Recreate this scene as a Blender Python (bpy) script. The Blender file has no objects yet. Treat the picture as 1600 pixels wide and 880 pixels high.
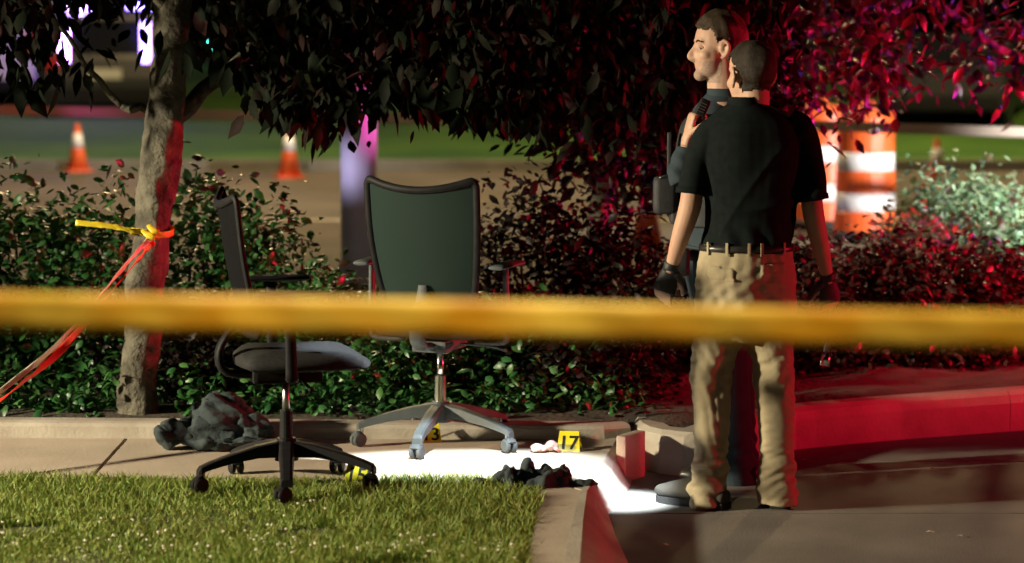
import bpy, bmesh, math, random
import numpy as np
from mathutils import Vector, Matrix
R = math.radians
random.seed(7); rng = np.random.default_rng(7)
scene = bpy.context.scene
C = scene.collection

# ------------------------------------------------------------------ camera
F = 4000.0; PITCH = R(6.0); H = 1.9
cam_d = bpy.data.cameras.new('camera'); cam = bpy.data.objects.new('camera', cam_d); C.objects.link(cam)
cam_d.sensor_width = 36; cam_d.lens = F * 36 / 1600; cam_d.clip_end = 500; cam_d.clip_start = 0.1
cam.location = (0, 0, H); cam.rotation_euler = (R(90) - PITCH, 0, 0)
cam_d.dof.use_dof = True; cam_d.dof.focus_distance = 10.1; cam_d.dof.aperture_fstop = 1.9
cam_d.dof.aperture_blades = 0
scene.camera = cam
# ------------------------------------------------------------------ night sky and lamps
world = bpy.data.worlds.new('World'); scene.world = world; world.use_nodes = True
wn = world.node_tree; bg = wn.nodes['Background']
sky = wn.nodes.new('ShaderNodeTexSky'); sky.sky_type = 'NISHITA'; sky.sun_disc = False
sky.sun_elevation = R(-4); sky.sun_rotation = R(200)
wn.links.new(sky.outputs[0], bg.inputs[0]); bg.inputs[1].default_value = 0.06
vs = scene.view_settings; vs.view_transform = 'Standard'; vs.look = 'None'; vs.exposure = 0.0; vs.gamma = 1
vs.use_curve_mapping = False
sun_d = bpy.data.lights.new('moon_light', 'SUN'); sun_d.energy = 0.03; sun_d.angle = R(0.5); sun_d.color = (0.8, 0.88, 1)
sun = bpy.data.objects.new('moon_light', sun_d); C.objects.link(sun); sun.rotation_euler = (R(40), 0, R(-35))

def lamp(name, typ, loc, energy, color, size=0.1, target=None, cone=None, blend=0.3):
    d = bpy.data.lights.new(name, typ); d.energy = energy; d.color = color; d.shadow_soft_size = size
    o = bpy.data.objects.new(name, d); C.objects.link(o); o.location = loc
    if cone: d.spot_size = R(cone); d.spot_blend = blend
    if target is not None:
        o.rotation_euler = (Vector(target) - Vector(loc)).to_track_quat('-Z', 'Y').to_euler()
    return o
WARM = (1.0, 0.86, 0.60)
lamp('headlight_beam', 'SPOT', (-7.8, 7.7, 2.5), 6600, WARM, 0.16, (-0.4, 9.75, 0.3), 46, 0.85)
lamp('tape_fill_spot', 'SPOT', (-0.4, 2.6, 5.4), 1700, (1.0, 0.80, 0.42), 0.2, (-0.4, 4.2, 0.0), 72, 0.7)  # unseen spot added to brighten the foreground tape
beam = lamp('search_light', 'SPOT', (0.1, 7.3, 4.7), 6500, (.84, .93, 1.0), .03, (-.27, 9.98, 0.1), 7.6, .45); beam.scale = (2.15, 1, 1)
lamp('drive_fill_spot', 'SPOT', (0.1, 7.2, 4.7), 17000, (.84, .93, 1.0), .03, (.44, 9.86, 0.0), 4.8, .7)  # second spot added to whiten the driveway part of the light pool
lamp('red_beacon', 'SPOT', (6.8, 9.5, 0.8), 720, (1.0, 0.008, 0.05), 0.12, (0.0, 10.7, 0.6), 78, 0.4)
lamp('corner_red_spot', 'SPOT', (1.5, 4.2, 1.0), 800, (1.0, 0.010, 0.03), 0.03, (0.475, 10.42, 0.09), 2.3, 0.6)  # narrow unseen spot added to turn the corner stone red
lamp('red_beacon_far', 'SPOT', (5.6, 12.0, 0.9), 3600, (1.0, 0.010, 0.04), 0.12, (0.9, 12.7, 2.25), 72, 0.6)
lamp('blue_beacon', 'SPOT', (6.4, 13.6, 1.0), 1100, (0.14, 0.05, 1.0), 0.12, (3.4, 13.6, 1.7), 50, 0.8)
lamp('white_work_light', 'SPOT', (8.5, 13.7, 3.0), 20000, (0.93, 0.97, 1.0), 0.12, (2.6, 15.0, 0.75), 17, 0.7)
lamp('drum_fill_spot', 'SPOT', (8.6, 14.6, 2.0), 9000, (1.0, 0.93, 0.88), 0.12, (2.8, 21.6, 0.8), 22, 0.6)  # unseen spot added to stand in for the drums' retroreflection
lamp('road_lamp', 'POINT', (-3.0, 27.0, 7.5), 3200, (1.0, 0.72, 0.34), 0.3)
lamp('road_lamp_right', 'POINT', (7.5, 32.0, 7.5), 3000, (1.0, 0.72, 0.34), 0.3)

# ------------------------------------------------------------------ helpers
sp, cp = math.sin(PITCH), math.cos(PITCH)
def P(px, py, Y):
    u = (px - 800) / F; v = (440 - py) / F
    t = Y / (cp + v * sp)
    return Vector((u * t, Y, H + t * (v * cp - sp)))
def G(px, py, z=0.0):
    u = (px - 800) / F; v = (440 - py) / F
    t = (z - H) / (v * cp - sp)
    return Vector((u * t, t * (cp + v * sp), z))
def ppm(Y): return F / Y

def tag(o, label=None, cat=None, group=None, kind=None):
    if label: o['label'] = label
    if cat: o['category'] = cat
    if group: o['group'] = group
    if kind: o['kind'] = kind
    return o
def link(name, me, mats=None, parent=None, smooth=False):
    o = bpy.data.objects.new(name, me); C.objects.link(o)
    if mats is not None:
        for m in (mats if isinstance(mats, (list, tuple)) else [mats]): me.materials.append(m)
    if parent: o.parent = parent
    if smooth:
        me.polygons.foreach_set('use_smooth', [True] * len(me.polygons))
    return o
def empty(name, loc=(0, 0, 0), rz=0.0):
    o = bpy.data.objects.new(name, None); C.objects.link(o); o.location = loc; o.rotation_euler = (0, 0, rz)
    o.empty_display_size = 0.1
    return o
def reparent(o, root):
    """keep world geometry when the mesh was built in world coordinates"""
    o.parent = root; o.matrix_parent_inverse = Matrix.LocRotScale(root.location, root.rotation_euler, root.scale).inverted()
    return o
def npmesh(name, V, T):
    me = bpy.data.meshes.new(name); V = np.asarray(V, float); T = np.asarray(T, int); k = T.shape[1]
    me.vertices.add(len(V)); me.vertices.foreach_set('co', V.ravel())
    me.loops.add(T.size); me.loops.foreach_set('vertex_index', T.ravel())
    me.polygons.add(len(T)); me.polygons.foreach_set('loop_start', np.arange(0, T.size, k))
    me.polygons.foreach_set('loop_total', np.full(len(T), k))
    me.update(calc_edges=True); me.validate()
    return me
def pm(name, V, Fc):
    me = bpy.data.meshes.new(name); me.from_pydata([tuple(v) for v in V], [], [tuple(f) for f in Fc]); me.update(); return me
def bm_mesh(bm, name):
    bmesh.ops.recalc_face_normals(bm, faces=bm.faces)
    me = bpy.data.meshes.new(name); bm.to_mesh(me); bm.free(); return me
def box_bm(bm, c, s, rot=None, bevel=0.0):
    r = bmesh.ops.create_cube(bm, size=1.0); vs_ = r['verts']
    bmesh.ops.scale(bm, vec=s, verts=vs_)
    if bevel:
        es = list({e for v in vs_ for e in v.link_edges})
        rb = bmesh.ops.bevel(bm, geom=es, offset=bevel, segments=2, affect='EDGES', profile=0.7)
        vs_ = list({v for f in rb['faces'] for v in f.verts} | {v for v in vs_ if v.is_valid})
        # gather whole island
        seen = set(vs_); st = list(vs_)
        while st:
            v = st.pop()
            for e in v.link_edges:
                w = e.other_vert(v)
                if w not in seen: seen.add(w); st.append(w)
        vs_ = list(seen)
    M = Matrix.Translation(c) @ (rot.to_4x4() if rot is not None else Matrix.Identity(4))
    bmesh.ops.transform(bm, matrix=M, verts=vs_)
def box(name, c, s, mat, parent=None, rot=None, bevel=0.0, smooth=False):
    bm = bmesh.new(); box_bm(bm, c, s, rot, bevel)
    return link(name, bm_mesh(bm, name), mat, parent, smooth)
def crom(pts, n):
    pts = [np.array(p, float) for p in pts]
    if len(pts) < 3:
        return [pts[0] * (1 - t) + pts[-1] * t for t in np.linspace(0, 1, n * (len(pts) - 1) + 1)]
    out = []
    for i in range(len(pts) - 1):
        p0 = pts[max(i - 1, 0)]; p1 = pts[i]; p2 = pts[i + 1]; p3 = pts[min(i + 2, len(pts) - 1)]
        for k in range(n):
            t = k / n
            out.append(0.5 * ((2 * p1) + (-p0 + p2) * t + (2 * p0 - 5 * p1 + 4 * p2 - p3) * t * t + (-p0 + 3 * p1 - 3 * p2 + p3) * t ** 3))
    out.append(pts[-1]); return out
def tube_data(pts, rad, n=14, sub=4, side=(1, 0, 0), horizontal=False, caps=True):
    """pts: points, rad: (ra, rb) or r per point; returns V, F of a closed tube"""
    rr = [(r, r) if not isinstance(r, (tuple, list)) else r for r in rad]
    data = [list(p) + list(r) for p, r in zip(pts, rr)]
    data = crom(data, sub) if sub > 1 else [np.array(d, float) for d in data]
    m = len(data); V = []; Fc = []
    sd = np.array(side, float)
    for i, d in enumerate(data):
        c = d[:3]
        if horizontal: tdir = np.array((0, 0, 1.0))
        else:
            a = data[max(i - 1, 0)][:3]; b = data[min(i + 1, m - 1)][:3]; tdir = b - a
            tdir = tdir / (np.linalg.norm(tdir) + 1e-9)
        s1 = sd - tdir * sd.dot(tdir)
        if np.linalg.norm(s1) < 1e-4: s1 = np.array((0, 1.0, 0)) - tdir * tdir[1]
        s1 /= np.linalg.norm(s1); s2 = np.cross(tdir, s1)
        for k in range(n):
            a = 2 * math.pi * k / n
            V.append(c + s1 * math.cos(a) * max(d[3], 1e-4) + s2 * math.sin(a) * max(d[4], 1e-4))
    for i in range(m - 1):
        for k in range(n):
            k2 = (k + 1) % n
            Fc.append((i * n + k, i * n + k2, (i + 1) * n + k2, (i + 1) * n + k))
    if caps:
        Fc.append(tuple(range(n - 1, -1, -1))); Fc.append(tuple((m - 1) * n + k for k in range(n)))
    return V, Fc
class MB:
    def __init__(s): s.V = []; s.F = []
    def add(s, V, Fc):
        o = len(s.V); s.V += [tuple(v) for v in V]; s.F += [tuple(i + o for i in f) for f in Fc]; return s
    def tube(s, pts, rad, **k): return s.add(*tube_data(pts, rad, **k))
    def ell(s, c, ax, n=14, m=9):
        """ellipsoid with axis vectors ax (3 scaled vectors)"""
        c = np.array(c, float); a, b, d = [np.array(q, float) for q in ax]; V = []; Fc = []
        V.append(c + d)
        for i in range(1, m):
            th = math.pi * i / m
            for k in range(n):
                ph = 2 * math.pi * k / n
                V.append(c + d * math.cos(th) + (a * math.cos(ph) + b * math.sin(ph)) * math.sin(th))
        V.append(c - d)
        for k in range(n): Fc.append((0, 1 + k, 1 + (k + 1) % n))
        for i in range(m - 2):
            for k in range(n):
                Fc.append((1 + i * n + k, 1 + (i + 1) * n + k, 1 + (i + 1) * n + (k + 1) % n, 1 + i * n + (k + 1) % n))
        L = len(V) - 1; o = 1 + (m - 2) * n
        for k in range(n): Fc.append((L, o + (k + 1) % n, o + k))
        return s.add(V, Fc)
    def box(s, c, sz, rot=None):
        V = []
        for x in (-.5, .5):
            for y in (-.5, .5):
                for z in (-.5, .5):
                    v = Vector((x * sz[0], y * sz[1], z * sz[2]))
                    if rot is not None: v = rot @ v
                    V.append(v + Vector(c))
        return s.add(V, [(0, 1, 3, 2), (4, 6, 7, 5), (0, 4, 5, 1), (2, 3, 7, 6), (0, 2, 6, 4), (1, 5, 7, 3)])
    def mesh(s, name): 
        me = pm(name, s.V, s.F); bm = bmesh.new(); bm.from_mesh(me); bmesh.ops.recalc_face_normals(bm, faces=bm.faces); bm.to_mesh(me); bm.free(); return me
    def build(s, name, mat, parent=None, smooth=False): return link(name, s.mesh(name), mat, parent, smooth)
    def remesh(s, name, voxel, smooth_it=3):
        me = pm(name + '_src', s.V, s.F); o = bpy.data.objects.new('tmp', me); C.objects.link(o)
        m = o.modifiers.new('r', 'REMESH'); m.mode = 'VOXEL'; m.voxel_size = voxel
        if smooth_it:
            k = o.modifiers.new('s', 'SMOOTH'); k.iterations = smooth_it; k.factor = 0.5
        dg = bpy.context.evaluated_depsgraph_get(); dg.update()
        out = bpy.data.meshes.new_from_object(o.evaluated_get(dg)); out.name = name
        bpy.data.objects.remove(o); bpy.data.meshes.remove(me)
        return out
def vco(me):
    a = np.empty(len(me.vertices) * 3); me.vertices.foreach_get('co', a); return a.reshape(-1, 3)
def vno(me):
    a = np.empty(len(me.vertices) * 3); me.vertices.foreach_get('normal', a); return a.reshape(-1, 3)
def setco(me, V): me.vertices.foreach_set('co', np.ascontiguousarray(V).ravel()); me.update()
def snoise(p, freq, seed, n=7):
    r = np.random.default_rng(seed); out = np.zeros(len(p))
    for i in range(n):
        d = r.normal(size=3); d /= np.linalg.norm(d)
        out += np.sin(p @ d * freq * r.uniform(0.6, 1.6) + r.uniform(0, 6.28))
    return out / n ** 0.5
def ridge(p, freq, seed, n=4): return np.clip(1 - np.abs(snoise(p, freq, seed, n)) * 1.5, 0, 1) ** 2
def submesh(me, mask, name, offset, noise_amp=0.0, seed=1, thick=0.0):
    """patch of a mesh (vertex mask) pushed outward along its normals"""
    V = vco(me); N = vno(me); keep = []
    for p in me.polygons:
        if all(mask[i] for i in p.vertices): keep.append(tuple(p.vertices))
    used = sorted({i for f in keep for i in f}); idx = {v: k for k, v in enumerate(used)}
    cnt = {}
    for f in keep:
        for a, b in zip(f, f[1:] + f[:1]):
            e = (min(a, b), max(a, b)); cnt[e] = cnt.get(e, 0) + 1
    rim = {v for e, c in cnt.items() if c == 1 for v in e}
    off = np.full(len(used), offset)
    if noise_amp: off = off + noise_amp * snoise(V[used], 90, seed)
    for v in rim: off[idx[v]] = 0.0004
    W = V[used] + N[used] * off[:, None]
    return pm(name, W, [tuple(idx[i] for i in f) for f in keep])

# ------------------------------------------------------------------ materials
def mat(name, col, rough=0.7, col2=None, scale=8.0, bump=0.0, bscale=None, metal=0.0, spec=0.5, detail=5.0, thr=(0.35, 0.65),
        island=None, transl=0.0, emit=None, estr=0.0, alpha=None, coat=0.0, dist=0.02):
    m = bpy.data.materials.new(name); m.use_nodes = True; nt = m.node_tree; b = nt.nodes['Principled BSDF']
    b.inputs['Roughness'].default_value = rough; b.inputs['Metallic'].default_value = metal
    b.inputs['Specular IOR Level'].default_value = spec
    b.inputs['Base Color'].default_value = (*col, 1)
    if coat: b.inputs['Coat Weight'].default_value = coat
    tc = nt.nodes.new('ShaderNodeTexCoord')
    src = None
    if col2 is not None:
        nz = nt.nodes.new('ShaderNodeTexNoise'); nz.inputs['Scale'].default_value = scale; nz.inputs['Detail'].default_value = detail
        nt.links.new(tc.outputs['Object'], nz.inputs['Vector'])
        cr = nt.nodes.new('ShaderNodeValToRGB'); cr.color_ramp.elements[0].position = thr[0]; cr.color_ramp.elements[1].position = thr[1]
        cr.color_ramp.elements[0].color = (*col, 1); cr.color_ramp.elements[1].color = (*col2, 1)
        nt.links.new(nz.outputs[0], cr.inputs[0]); src = cr.outputs[0]
        nt.links.new(src, b.inputs['Base Color'])
    if island is not None:
        g = nt.nodes.new('ShaderNodeNewGeometry'); cr2 = nt.nodes.new('ShaderNodeValToRGB')
        els = cr2.color_ramp.elements
        for i, c in enumerate(island):
            e = els[i] if i < 2 else els.new(1.0)
            e.color = (*c, 1)
        for i in range(len(island)): els[i].position = i / (len(island) - 1)
        nt.links.new(g.outputs['Random Per Island'], cr2.inputs[0]); src = cr2.outputs[0]
        nt.links.new(src, b.inputs['Base Color'])
    if bump:
        n2 = nt.nodes.new('ShaderNodeTexNoise'); n2.inputs['Scale'].default_value = bscale or scale * 4; n2.inputs['Detail'].default_value = 6
        nt.links.new(tc.outputs['Object'], n2.inputs['Vector'])
        bp = nt.nodes.new('ShaderNodeBump'); bp.inputs['Strength'].default_value = bump; bp.inputs['Distance'].default_value = dist
        nt.links.new(n2.outputs[0], bp.inputs['Height']); nt.links.new(bp.outputs[0], b.inputs['Normal'])
    if emit is not None:
        b.inputs['Emission Color'].default_value = (*emit, 1); b.inputs['Emission Strength'].default_value = estr
    if alpha is not None: b.inputs['Alpha'].default_value = alpha
    if transl:
        tr = nt.nodes.new('ShaderNodeBsdfTranslucent'); mx = nt.nodes.new('ShaderNodeMixShader'); mx.inputs[0].default_value = transl
        if src: nt.links.new(src, tr.inputs[0])
        else: tr.inputs[0].default_value = (*col, 1)
        nt.links.new(b.outputs[0], mx.inputs[1]); nt.links.new(tr.outputs[0], mx.inputs[2])
        nt.links.new(mx.outputs[0], nt.nodes['Material Output'].inputs[0])
    return m
M = {}
M['concrete'] = mat('concrete', (0.43, 0.36, 0.28), 0.85, (0.34, 0.28, 0.215), 3.0, 0.25, 60, thr=(0.3, 0.7), dist=0.006)
M['kerb'] = mat('kerb_concrete', (0.40, 0.36, 0.30), 0.85, (0.30, 0.26, 0.21), 5.0, 0.3, 70, dist=0.008)
M['drive'] = mat('driveway_concrete', (0.18, 0.172, 0.15), 0.75, (0.115, 0.11, 0.095), 2.2, 0.3, 90, thr=(0.3, 0.7), dist=0.006)
M['soil'] = mat('soil', (0.035, 0.026, 0.018), 0.95, (0.06, 0.045, 0.03), 9, 0.6, 40)
M['lawnsoil'] = mat('lawn_soil', (0.04, 0.055, 0.018), 0.95, (0.075, 0.07, 0.03), 14, 0.6, 60)
M['asphalt'] = mat('asphalt', (0.085, 0.075, 0.062), 0.85, (0.13, 0.11, 0.085), 1.2, 0.4, 120, dist=0.006)
M['roadpaint'] = mat('road_paint', (0.62, 0.60, 0.55), 0.7, (0.5, 0.48, 0.42), 6)
M['verge'] = mat('verge_grass', (0.02, 0.085, 0.008), 0.95, (0.07, 0.17, 0.015), 0.6, 0.8, 12, thr=(0.3, 0.7))
M['grass'] = mat('grass_blades', (0.1, 0.14, 0.03), 0.6, island=[(0.10, 0.18, 0.025), (0.18, 0.26, 0.04), (0.26, 0.29, 0.06), (0.12, 0.21, 0.035), (0.33, 0.31, 0.10)], transl=0.25, spec=0.3)
M['clover'] = mat('clover_white', (0.75, 0.72, 0.62), 0.8, transl=0.2)
M['bark'] = mat('bark', (0.11, 0.10, 0.072), 0.9, (0.045, 0.04, 0.028), 9, 0.9, 26, thr=(0.4, 0.6), dist=0.03)
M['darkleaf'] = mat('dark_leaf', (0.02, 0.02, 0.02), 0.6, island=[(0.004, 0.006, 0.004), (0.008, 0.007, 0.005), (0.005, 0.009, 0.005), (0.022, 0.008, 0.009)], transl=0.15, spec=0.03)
M['redleaf'] = mat('plum_leaf', (0.05, 0.02, 0.03), 0.42, island=[(0.04, 0.012, 0.016), (0.10, 0.025, 0.035), (0.025, 0.012, 0.014), (0.16, 0.05, 0.06)], transl=0.35, spec=0.5)
M['shrubleaf'] = mat('shrub_leaf', (0.04, 0.08, 0.03), 0.42, island=[(0.014, 0.07, 0.014), (0.03, 0.12, 0.022), (0.018, 0.09, 0.028), (0.055, 0.15, 0.035), (0.010, 0.045, 0.016)], transl=0.2, spec=0.5)
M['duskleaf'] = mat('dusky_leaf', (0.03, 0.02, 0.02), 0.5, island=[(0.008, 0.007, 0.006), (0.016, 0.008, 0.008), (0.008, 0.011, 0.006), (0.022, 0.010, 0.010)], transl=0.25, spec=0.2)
M['hedgeleaf'] = mat('hedge_leaf', (0.05, 0.05, 0.03), 0.5, island=[(0.035, 0.016, 0.013), (0.05, 0.018, 0.017), (0.025, 0.020, 0.011)], transl=0.2, spec=0.4)  # red of the beacon light put into the leaf colours
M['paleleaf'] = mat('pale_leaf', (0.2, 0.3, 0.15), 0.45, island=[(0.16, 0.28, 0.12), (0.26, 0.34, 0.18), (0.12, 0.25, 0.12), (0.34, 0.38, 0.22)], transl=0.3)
M['blackplastic'] = mat('black_plastic', (0.009, 0.009, 0.010), 0.55, (0.013, 0.013, 0.014), 30, spec=0.12)
M['blackfabric'] = mat('black_fabric', (0.02, 0.02, 0.02), 0.9, (0.028, 0.028, 0.028), 60, 0.3, 300, spec=0.1, dist=0.003)
M['greyfabric'] = mat('grey_fabric', (0.20, 0.19, 0.17), 0.9, (0.16, 0.15, 0.14), 60, 0.3, 300, dist=0.003)
M['greyplastic'] = mat('grey_plastic', (0.055, 0.066, 0.068), 0.6, (0.075, 0.086, 0.088), 12, spec=0.3)
M['chrome'] = mat('chrome', (0.75, 0.76, 0.78), 0.16, metal=1.0)
M['steel'] = mat('dull_steel', (0.35, 0.36, 0.38), 0.35, metal=1.0)
M['skin'] = mat('skin', (0.46, 0.28, 0.19), 0.62, (0.44, 0.25, 0.17), 22, 0.15, 220, dist=0.002)
M['skin2'] = mat('skin_fair', (0.45, 0.285, 0.20), 0.6, (0.41, 0.235, 0.165), 20, 0.15, 220, dist=0.002)
M['hair'] = mat('dark_hair', (0.020, 0.015, 0.012), 0.55, (0.035, 0.026, 0.018), 60, 0.7, 260, spec=0.15, dist=0.006)
M['hair2'] = mat('brown_hair', (0.030, 0.021, 0.013), 0.5, (0.05, 0.034, 0.02), 60, 0.7, 260, spec=0.15, dist=0.006)
M['polo'] = mat('black_knit', (0.006, 0.009, 0.009), 0.9, (0.009, 0.012, 0.012), 40, 0.3, 400, spec=0.06, dist=0.002)
M['khaki'] = mat('khaki_cotton', (0.36, 0.30, 0.19), 0.85, (0.31, 0.255, 0.16), 10, 0.35, 300, spec=0.3, dist=0.003)
M['navy'] = mat('navy_cloth', (0.020, 0.032, 0.042), 0.85, (0.028, 0.042, 0.052), 14, 0.3, 300, spec=0.3, dist=0.003)
M['vest'] = mat('black_vest', (0.012, 0.013, 0.015), 0.7, (0.02, 0.021, 0.023), 30, 0.4, 150, dist=0.004)
M['glove'] = mat('black_glove', (0.013, 0.013, 0.015), 0.55, (0.02, 0.02, 0.022), 40, 0.3, 200, dist=0.003)
M['leather'] = mat('black_leather', (0.014, 0.012, 0.011), 0.35, (0.03, 0.026, 0.022), 20, 0.3, 120, dist=0.003)
M['suede'] = mat('olive_suede', (0.030, 0.027, 0.020), 0.85, (0.020, 0.018, 0.013), 20, 0.3, 160, dist=0.003)
M['sole'] = mat('rubber_sole', (0.02, 0.019, 0.018), 0.8)
M['stubble'] = mat('stubble_skin', (0.33, 0.22, 0.165), 0.75, (0.25, 0.165, 0.125), 160, 0.3, 300, dist=0.001)
M['eye'] = mat('eye_shaded', (0.16, 0.12, 0.10), 0.5); M['iris'] = mat('iris', (0.05, 0.04, 0.03), 0.2)  # eye white darkened, socket shadow put into its colour
M['tape'] = mat('yellow_tape', (0.84, 0.60, 0.09), 0.45, (0.66, 0.33, 0.015), 5, transl=0.35, thr=(0.40, 0.60), detail=2)
M['tape_pale'] = mat('pale_tape', (0.62, 0.55, 0.46), 0.45, (0.55, 0.46, 0.40), 2, transl=0.3)
M['tape_yel'] = mat('bright_yellow_tape', (0.80, 0.66, 0.04), 0.4, (0.7, 0.52, 0.03), 14, transl=0.3)
M['tape_red'] = mat('red_tape', (0.70, 0.05, 0.03), 0.4, (0.58, 0.04, 0.03), 14, transl=0.3)
M['tape_white'] = mat('white_tape', (0.78, 0.74, 0.66), 0.4, (0.6, 0.55, 0.42), 14, transl=0.3)
M['orange'] = mat('orange_plastic', (0.80, 0.13, 0.025), 0.45, (0.70, 0.10, 0.02), 9)
M['reflect'] = mat('reflective_sheet', (0.86, 0.86, 0.86), 0.35, (0.78, 0.78, 0.78), 40)
M['rubber'] = mat('black_rubber', (0.015, 0.015, 0.015), 0.8)
M['marker'] = mat('marker_yellow', (0.82, 0.70, 0.02), 0.4, (0.76, 0.62, 0.02), 20)
M['ink'] = mat('black_ink', (0.01, 0.01, 0.01), 0.6)
M['slatecloth'] = mat('slate_cloth', (0.014, 0.024, 0.027), 0.9, (0.030, 0.043, 0.046), 6, 0.5, 120, dist=0.006)
M['darkcloth'] = mat('dark_cloth', (0.012, 0.020, 0.022), 0.9, (0.026, 0.037, 0.040), 9, 0.5, 120, dist=0.006)
M['pinkcloth'] = mat('pink_cloth', (0.66, 0.45, 0.40), 0.9, (0.42, 0.10, 0.09), 16, 0.5, 90, thr=(0.5, 0.62), dist=0.006)
M['polewhite'] = mat('pole_paint', (0.62, 0.62, 0.64), 0.5, (0.54, 0.54, 0.56), 5)
M['carwhite'] = mat('white_car_paint', (0.62, 0.62, 0.60), 0.3, coat=0.5)
M['cardark'] = mat('dark_car_paint', (0.03, 0.032, 0.036), 0.3, coat=0.5)
M['glass'] = mat('dark_glass', (0.01, 0.012, 0.014), 0.08, spec=0.7)
M['purplelamp'] = mat('purple_lamp', (0.2, 0.05, 0.5), 0.3, emit=(0.62, 0.30, 1.0), estr=22.0)
M['bluelamp'] = mat('blue_lamp', (0.05, 0.05, 0.5), 0.3, emit=(0.25, 0.16, 1.0), estr=20.0)
M['amberlamp'] = mat('amber_lamp', (0.6, 0.4, 0.1), 0.3, emit=(1.0, 0.78, 0.30), estr=9.0)
M['greenlamp'] = mat('green_lamp', (0.05, 0.5, 0.3), 0.3, emit=(0.10, 1.0, 0.75), estr=9.0)
M['redlamp'] = mat('red_lens', (0.35, 0.01, 0.01), 0.3)
M['warmlamp'] = mat('street_lamp_glass', (0.8, 0.6, 0.3), 0.3, emit=(1.0, 0.65, 0.28), estr=12.0)
M['torchlens'] = mat('torch_lens', (0.9, 0.9, 0.95), 0.1, emit=(0.85, 0.93, 1.0), estr=6.0)
M['plate'] = mat('number_plate', (0.6, 0.6, 0.55), 0.5)

# mesh back: fine procedural weave that lets some background through
def weave(name, col):
    m = bpy.data.materials.new(name); m.use_nodes = True; nt = m.node_tree; b = nt.nodes['Principled BSDF']
    b.inputs['Base Color'].default_value = (*col, 1); b.inputs['Roughness'].default_value = 0.85; b.inputs['Specular IOR Level'].default_value = 0.08
    tc = nt.nodes.new('ShaderNodeTexCoord'); w = nt.nodes.new('ShaderNodeTexWave'); w.bands_direction = 'Y'; w.inputs['Scale'].default_value = 60
    w2 = nt.nodes.new('ShaderNodeTexWave'); w2.bands_direction = 'Z'; w2.inputs['Scale'].default_value = 60
    mx = nt.nodes.new('ShaderNodeMath'); mx.operation = 'MAXIMUM'
    for q in (w, w2): nt.links.new(tc.outputs['Object'], q.inputs['Vector'])
    nt.links.new(w.outputs['Fac'], mx.inputs[0]); nt.links.new(w2.outputs['Fac'], mx.inputs[1])
    mr = nt.nodes.new('ShaderNodeMapRange'); mr.inputs[1].default_value = 0.3; mr.inputs[2].default_value = 0.55; mr.inputs[3].default_value = 0.93; mr.inputs[4].default_value = 1.0
    nt.links.new(mx.outputs[0], mr.inputs[0]); nt.links.new(mr.outputs[0], b.inputs['Alpha'])
    return m
M['meshgrey'] = weave('grey_mesh', (0.016, 0.029, 0.025)); M['meshblack'] = weave('black_mesh', (0.003, 0.003, 0.004))

# ================================================================== THE SETTING
def sheet(name, pts, z, mt, parent=None, thick=0.0):
    bm = bmesh.new(); vs_ = [bm.verts.new((p[0], p[1], z)) for p in pts]; f = bm.faces.new(vs_)
    if thick:
        r = bmesh.ops.extrude_face_region(bm, geom=[f]); ev = [v for v in r['geom'] if isinstance(v, bmesh.types.BMVert)]
        bmesh.ops.translate(bm, vec=(0, 0, -thick), verts=ev)
    return link(name, bm_mesh(bm, name), mt, parent)
tag(sheet('ground', [(-160, -40), (160, -40), (160, 300), (-160, 300)], -0.06, M['soil']), kind='structure')
WZ = 0.12                                             # level of walk and lawn above the driveway
# driveway slabs
dr = tag(empty('driveway'), kind='structure')
ys = [1.0, 3.2, 5.4, 7.55, 9.62, 10.75, 12.3]; xs = [-0.6, 2.45, 4.6, 7.0, 9.4]
k = 0
for i in range(len(ys) - 1):
    for j in range(len(xs) - 1):
        g = 0.006
        x0, x1, y0, y1 = xs[j] + g, xs[j + 1] - g, ys[i] + g, ys[i + 1] - g
        bm = bmesh.new(); box_bm(bm, ((x0 + x1) / 2, (y0 + y1) / 2, -0.04 + random.uniform(-.0015, .0015)), (x1 - x0, y1 - y0, 0.08), None, 0.006)
        link('slab', bm_mesh(bm, 'slab'), M['drive'], dr)
# kerb flare between walk and driveway: top line and foot line, both read on the ground
topl = [G(870, 1150, WZ), G(900, 960, WZ), G(906, 880, WZ), G(911, 815, WZ), G(917, 768, WZ), G(934, 745, WZ), G(948, 712, WZ), G(962, 690, WZ), G(984, 681, WZ)]
foot = [G(990, 1150, 0), G(985, 960, 0), G(981, 880, 0), G(962, 838, 0), G(950, 803, 0), G(974, 785, 0), G(980, 768, 0), G(990, 748, 0), G(1014, 736, 0)]
fl = tag(empty('kerb_flare'), kind='structure')
for i in range(len(topl) - 1):
    a, b, c, d = topl[i], topl[i + 1], foot[i + 1], foot[i]
    e = 0.02
    mb = MB(); n = 5; V = []
    for s in np.linspace(0.004, 0.996, 3):
        t0 = a.lerp(b, s); f0 = d.lerp(c, s)
        prof = [(-0.35, 0.0), (0.0, 0.0), (0.10, -0.006), (0.35, -0.03), (0.75, -0.095), (1.0, -WZ), (1.02, -WZ - 0.06), (-0.35, -WZ - 0.06)]
        for q, zz in prof:
            p = t0.lerp(f0, q); V.append((p.x, p.y, WZ + 0.003 + zz))
    m_ = 8; Fc = []
    for r_ in range(2):
        for q in range(m_):
            q2 = (q + 1) % m_; Fc.append((r_ * m_ + q, r_ * m_ + q2, (r_ + 1) * m_ + q2, (r_ + 1) * m_ + q))
    Fc.append(tuple(range(m_))); Fc.append(tuple(range(3 * m_ - 1, 2 * m_ - 1, -1)))
    mb.add(V, Fc).build('kerb_stone', M['kerb'], fl, False)
cb = G(986, 751, 0); box('corner_stone', (cb.x, cb.y + .04, .085), (.045, .18, .21), M['kerb'], fl, Matrix.Rotation(R(-30), 3, 'Z'), .012)
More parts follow.
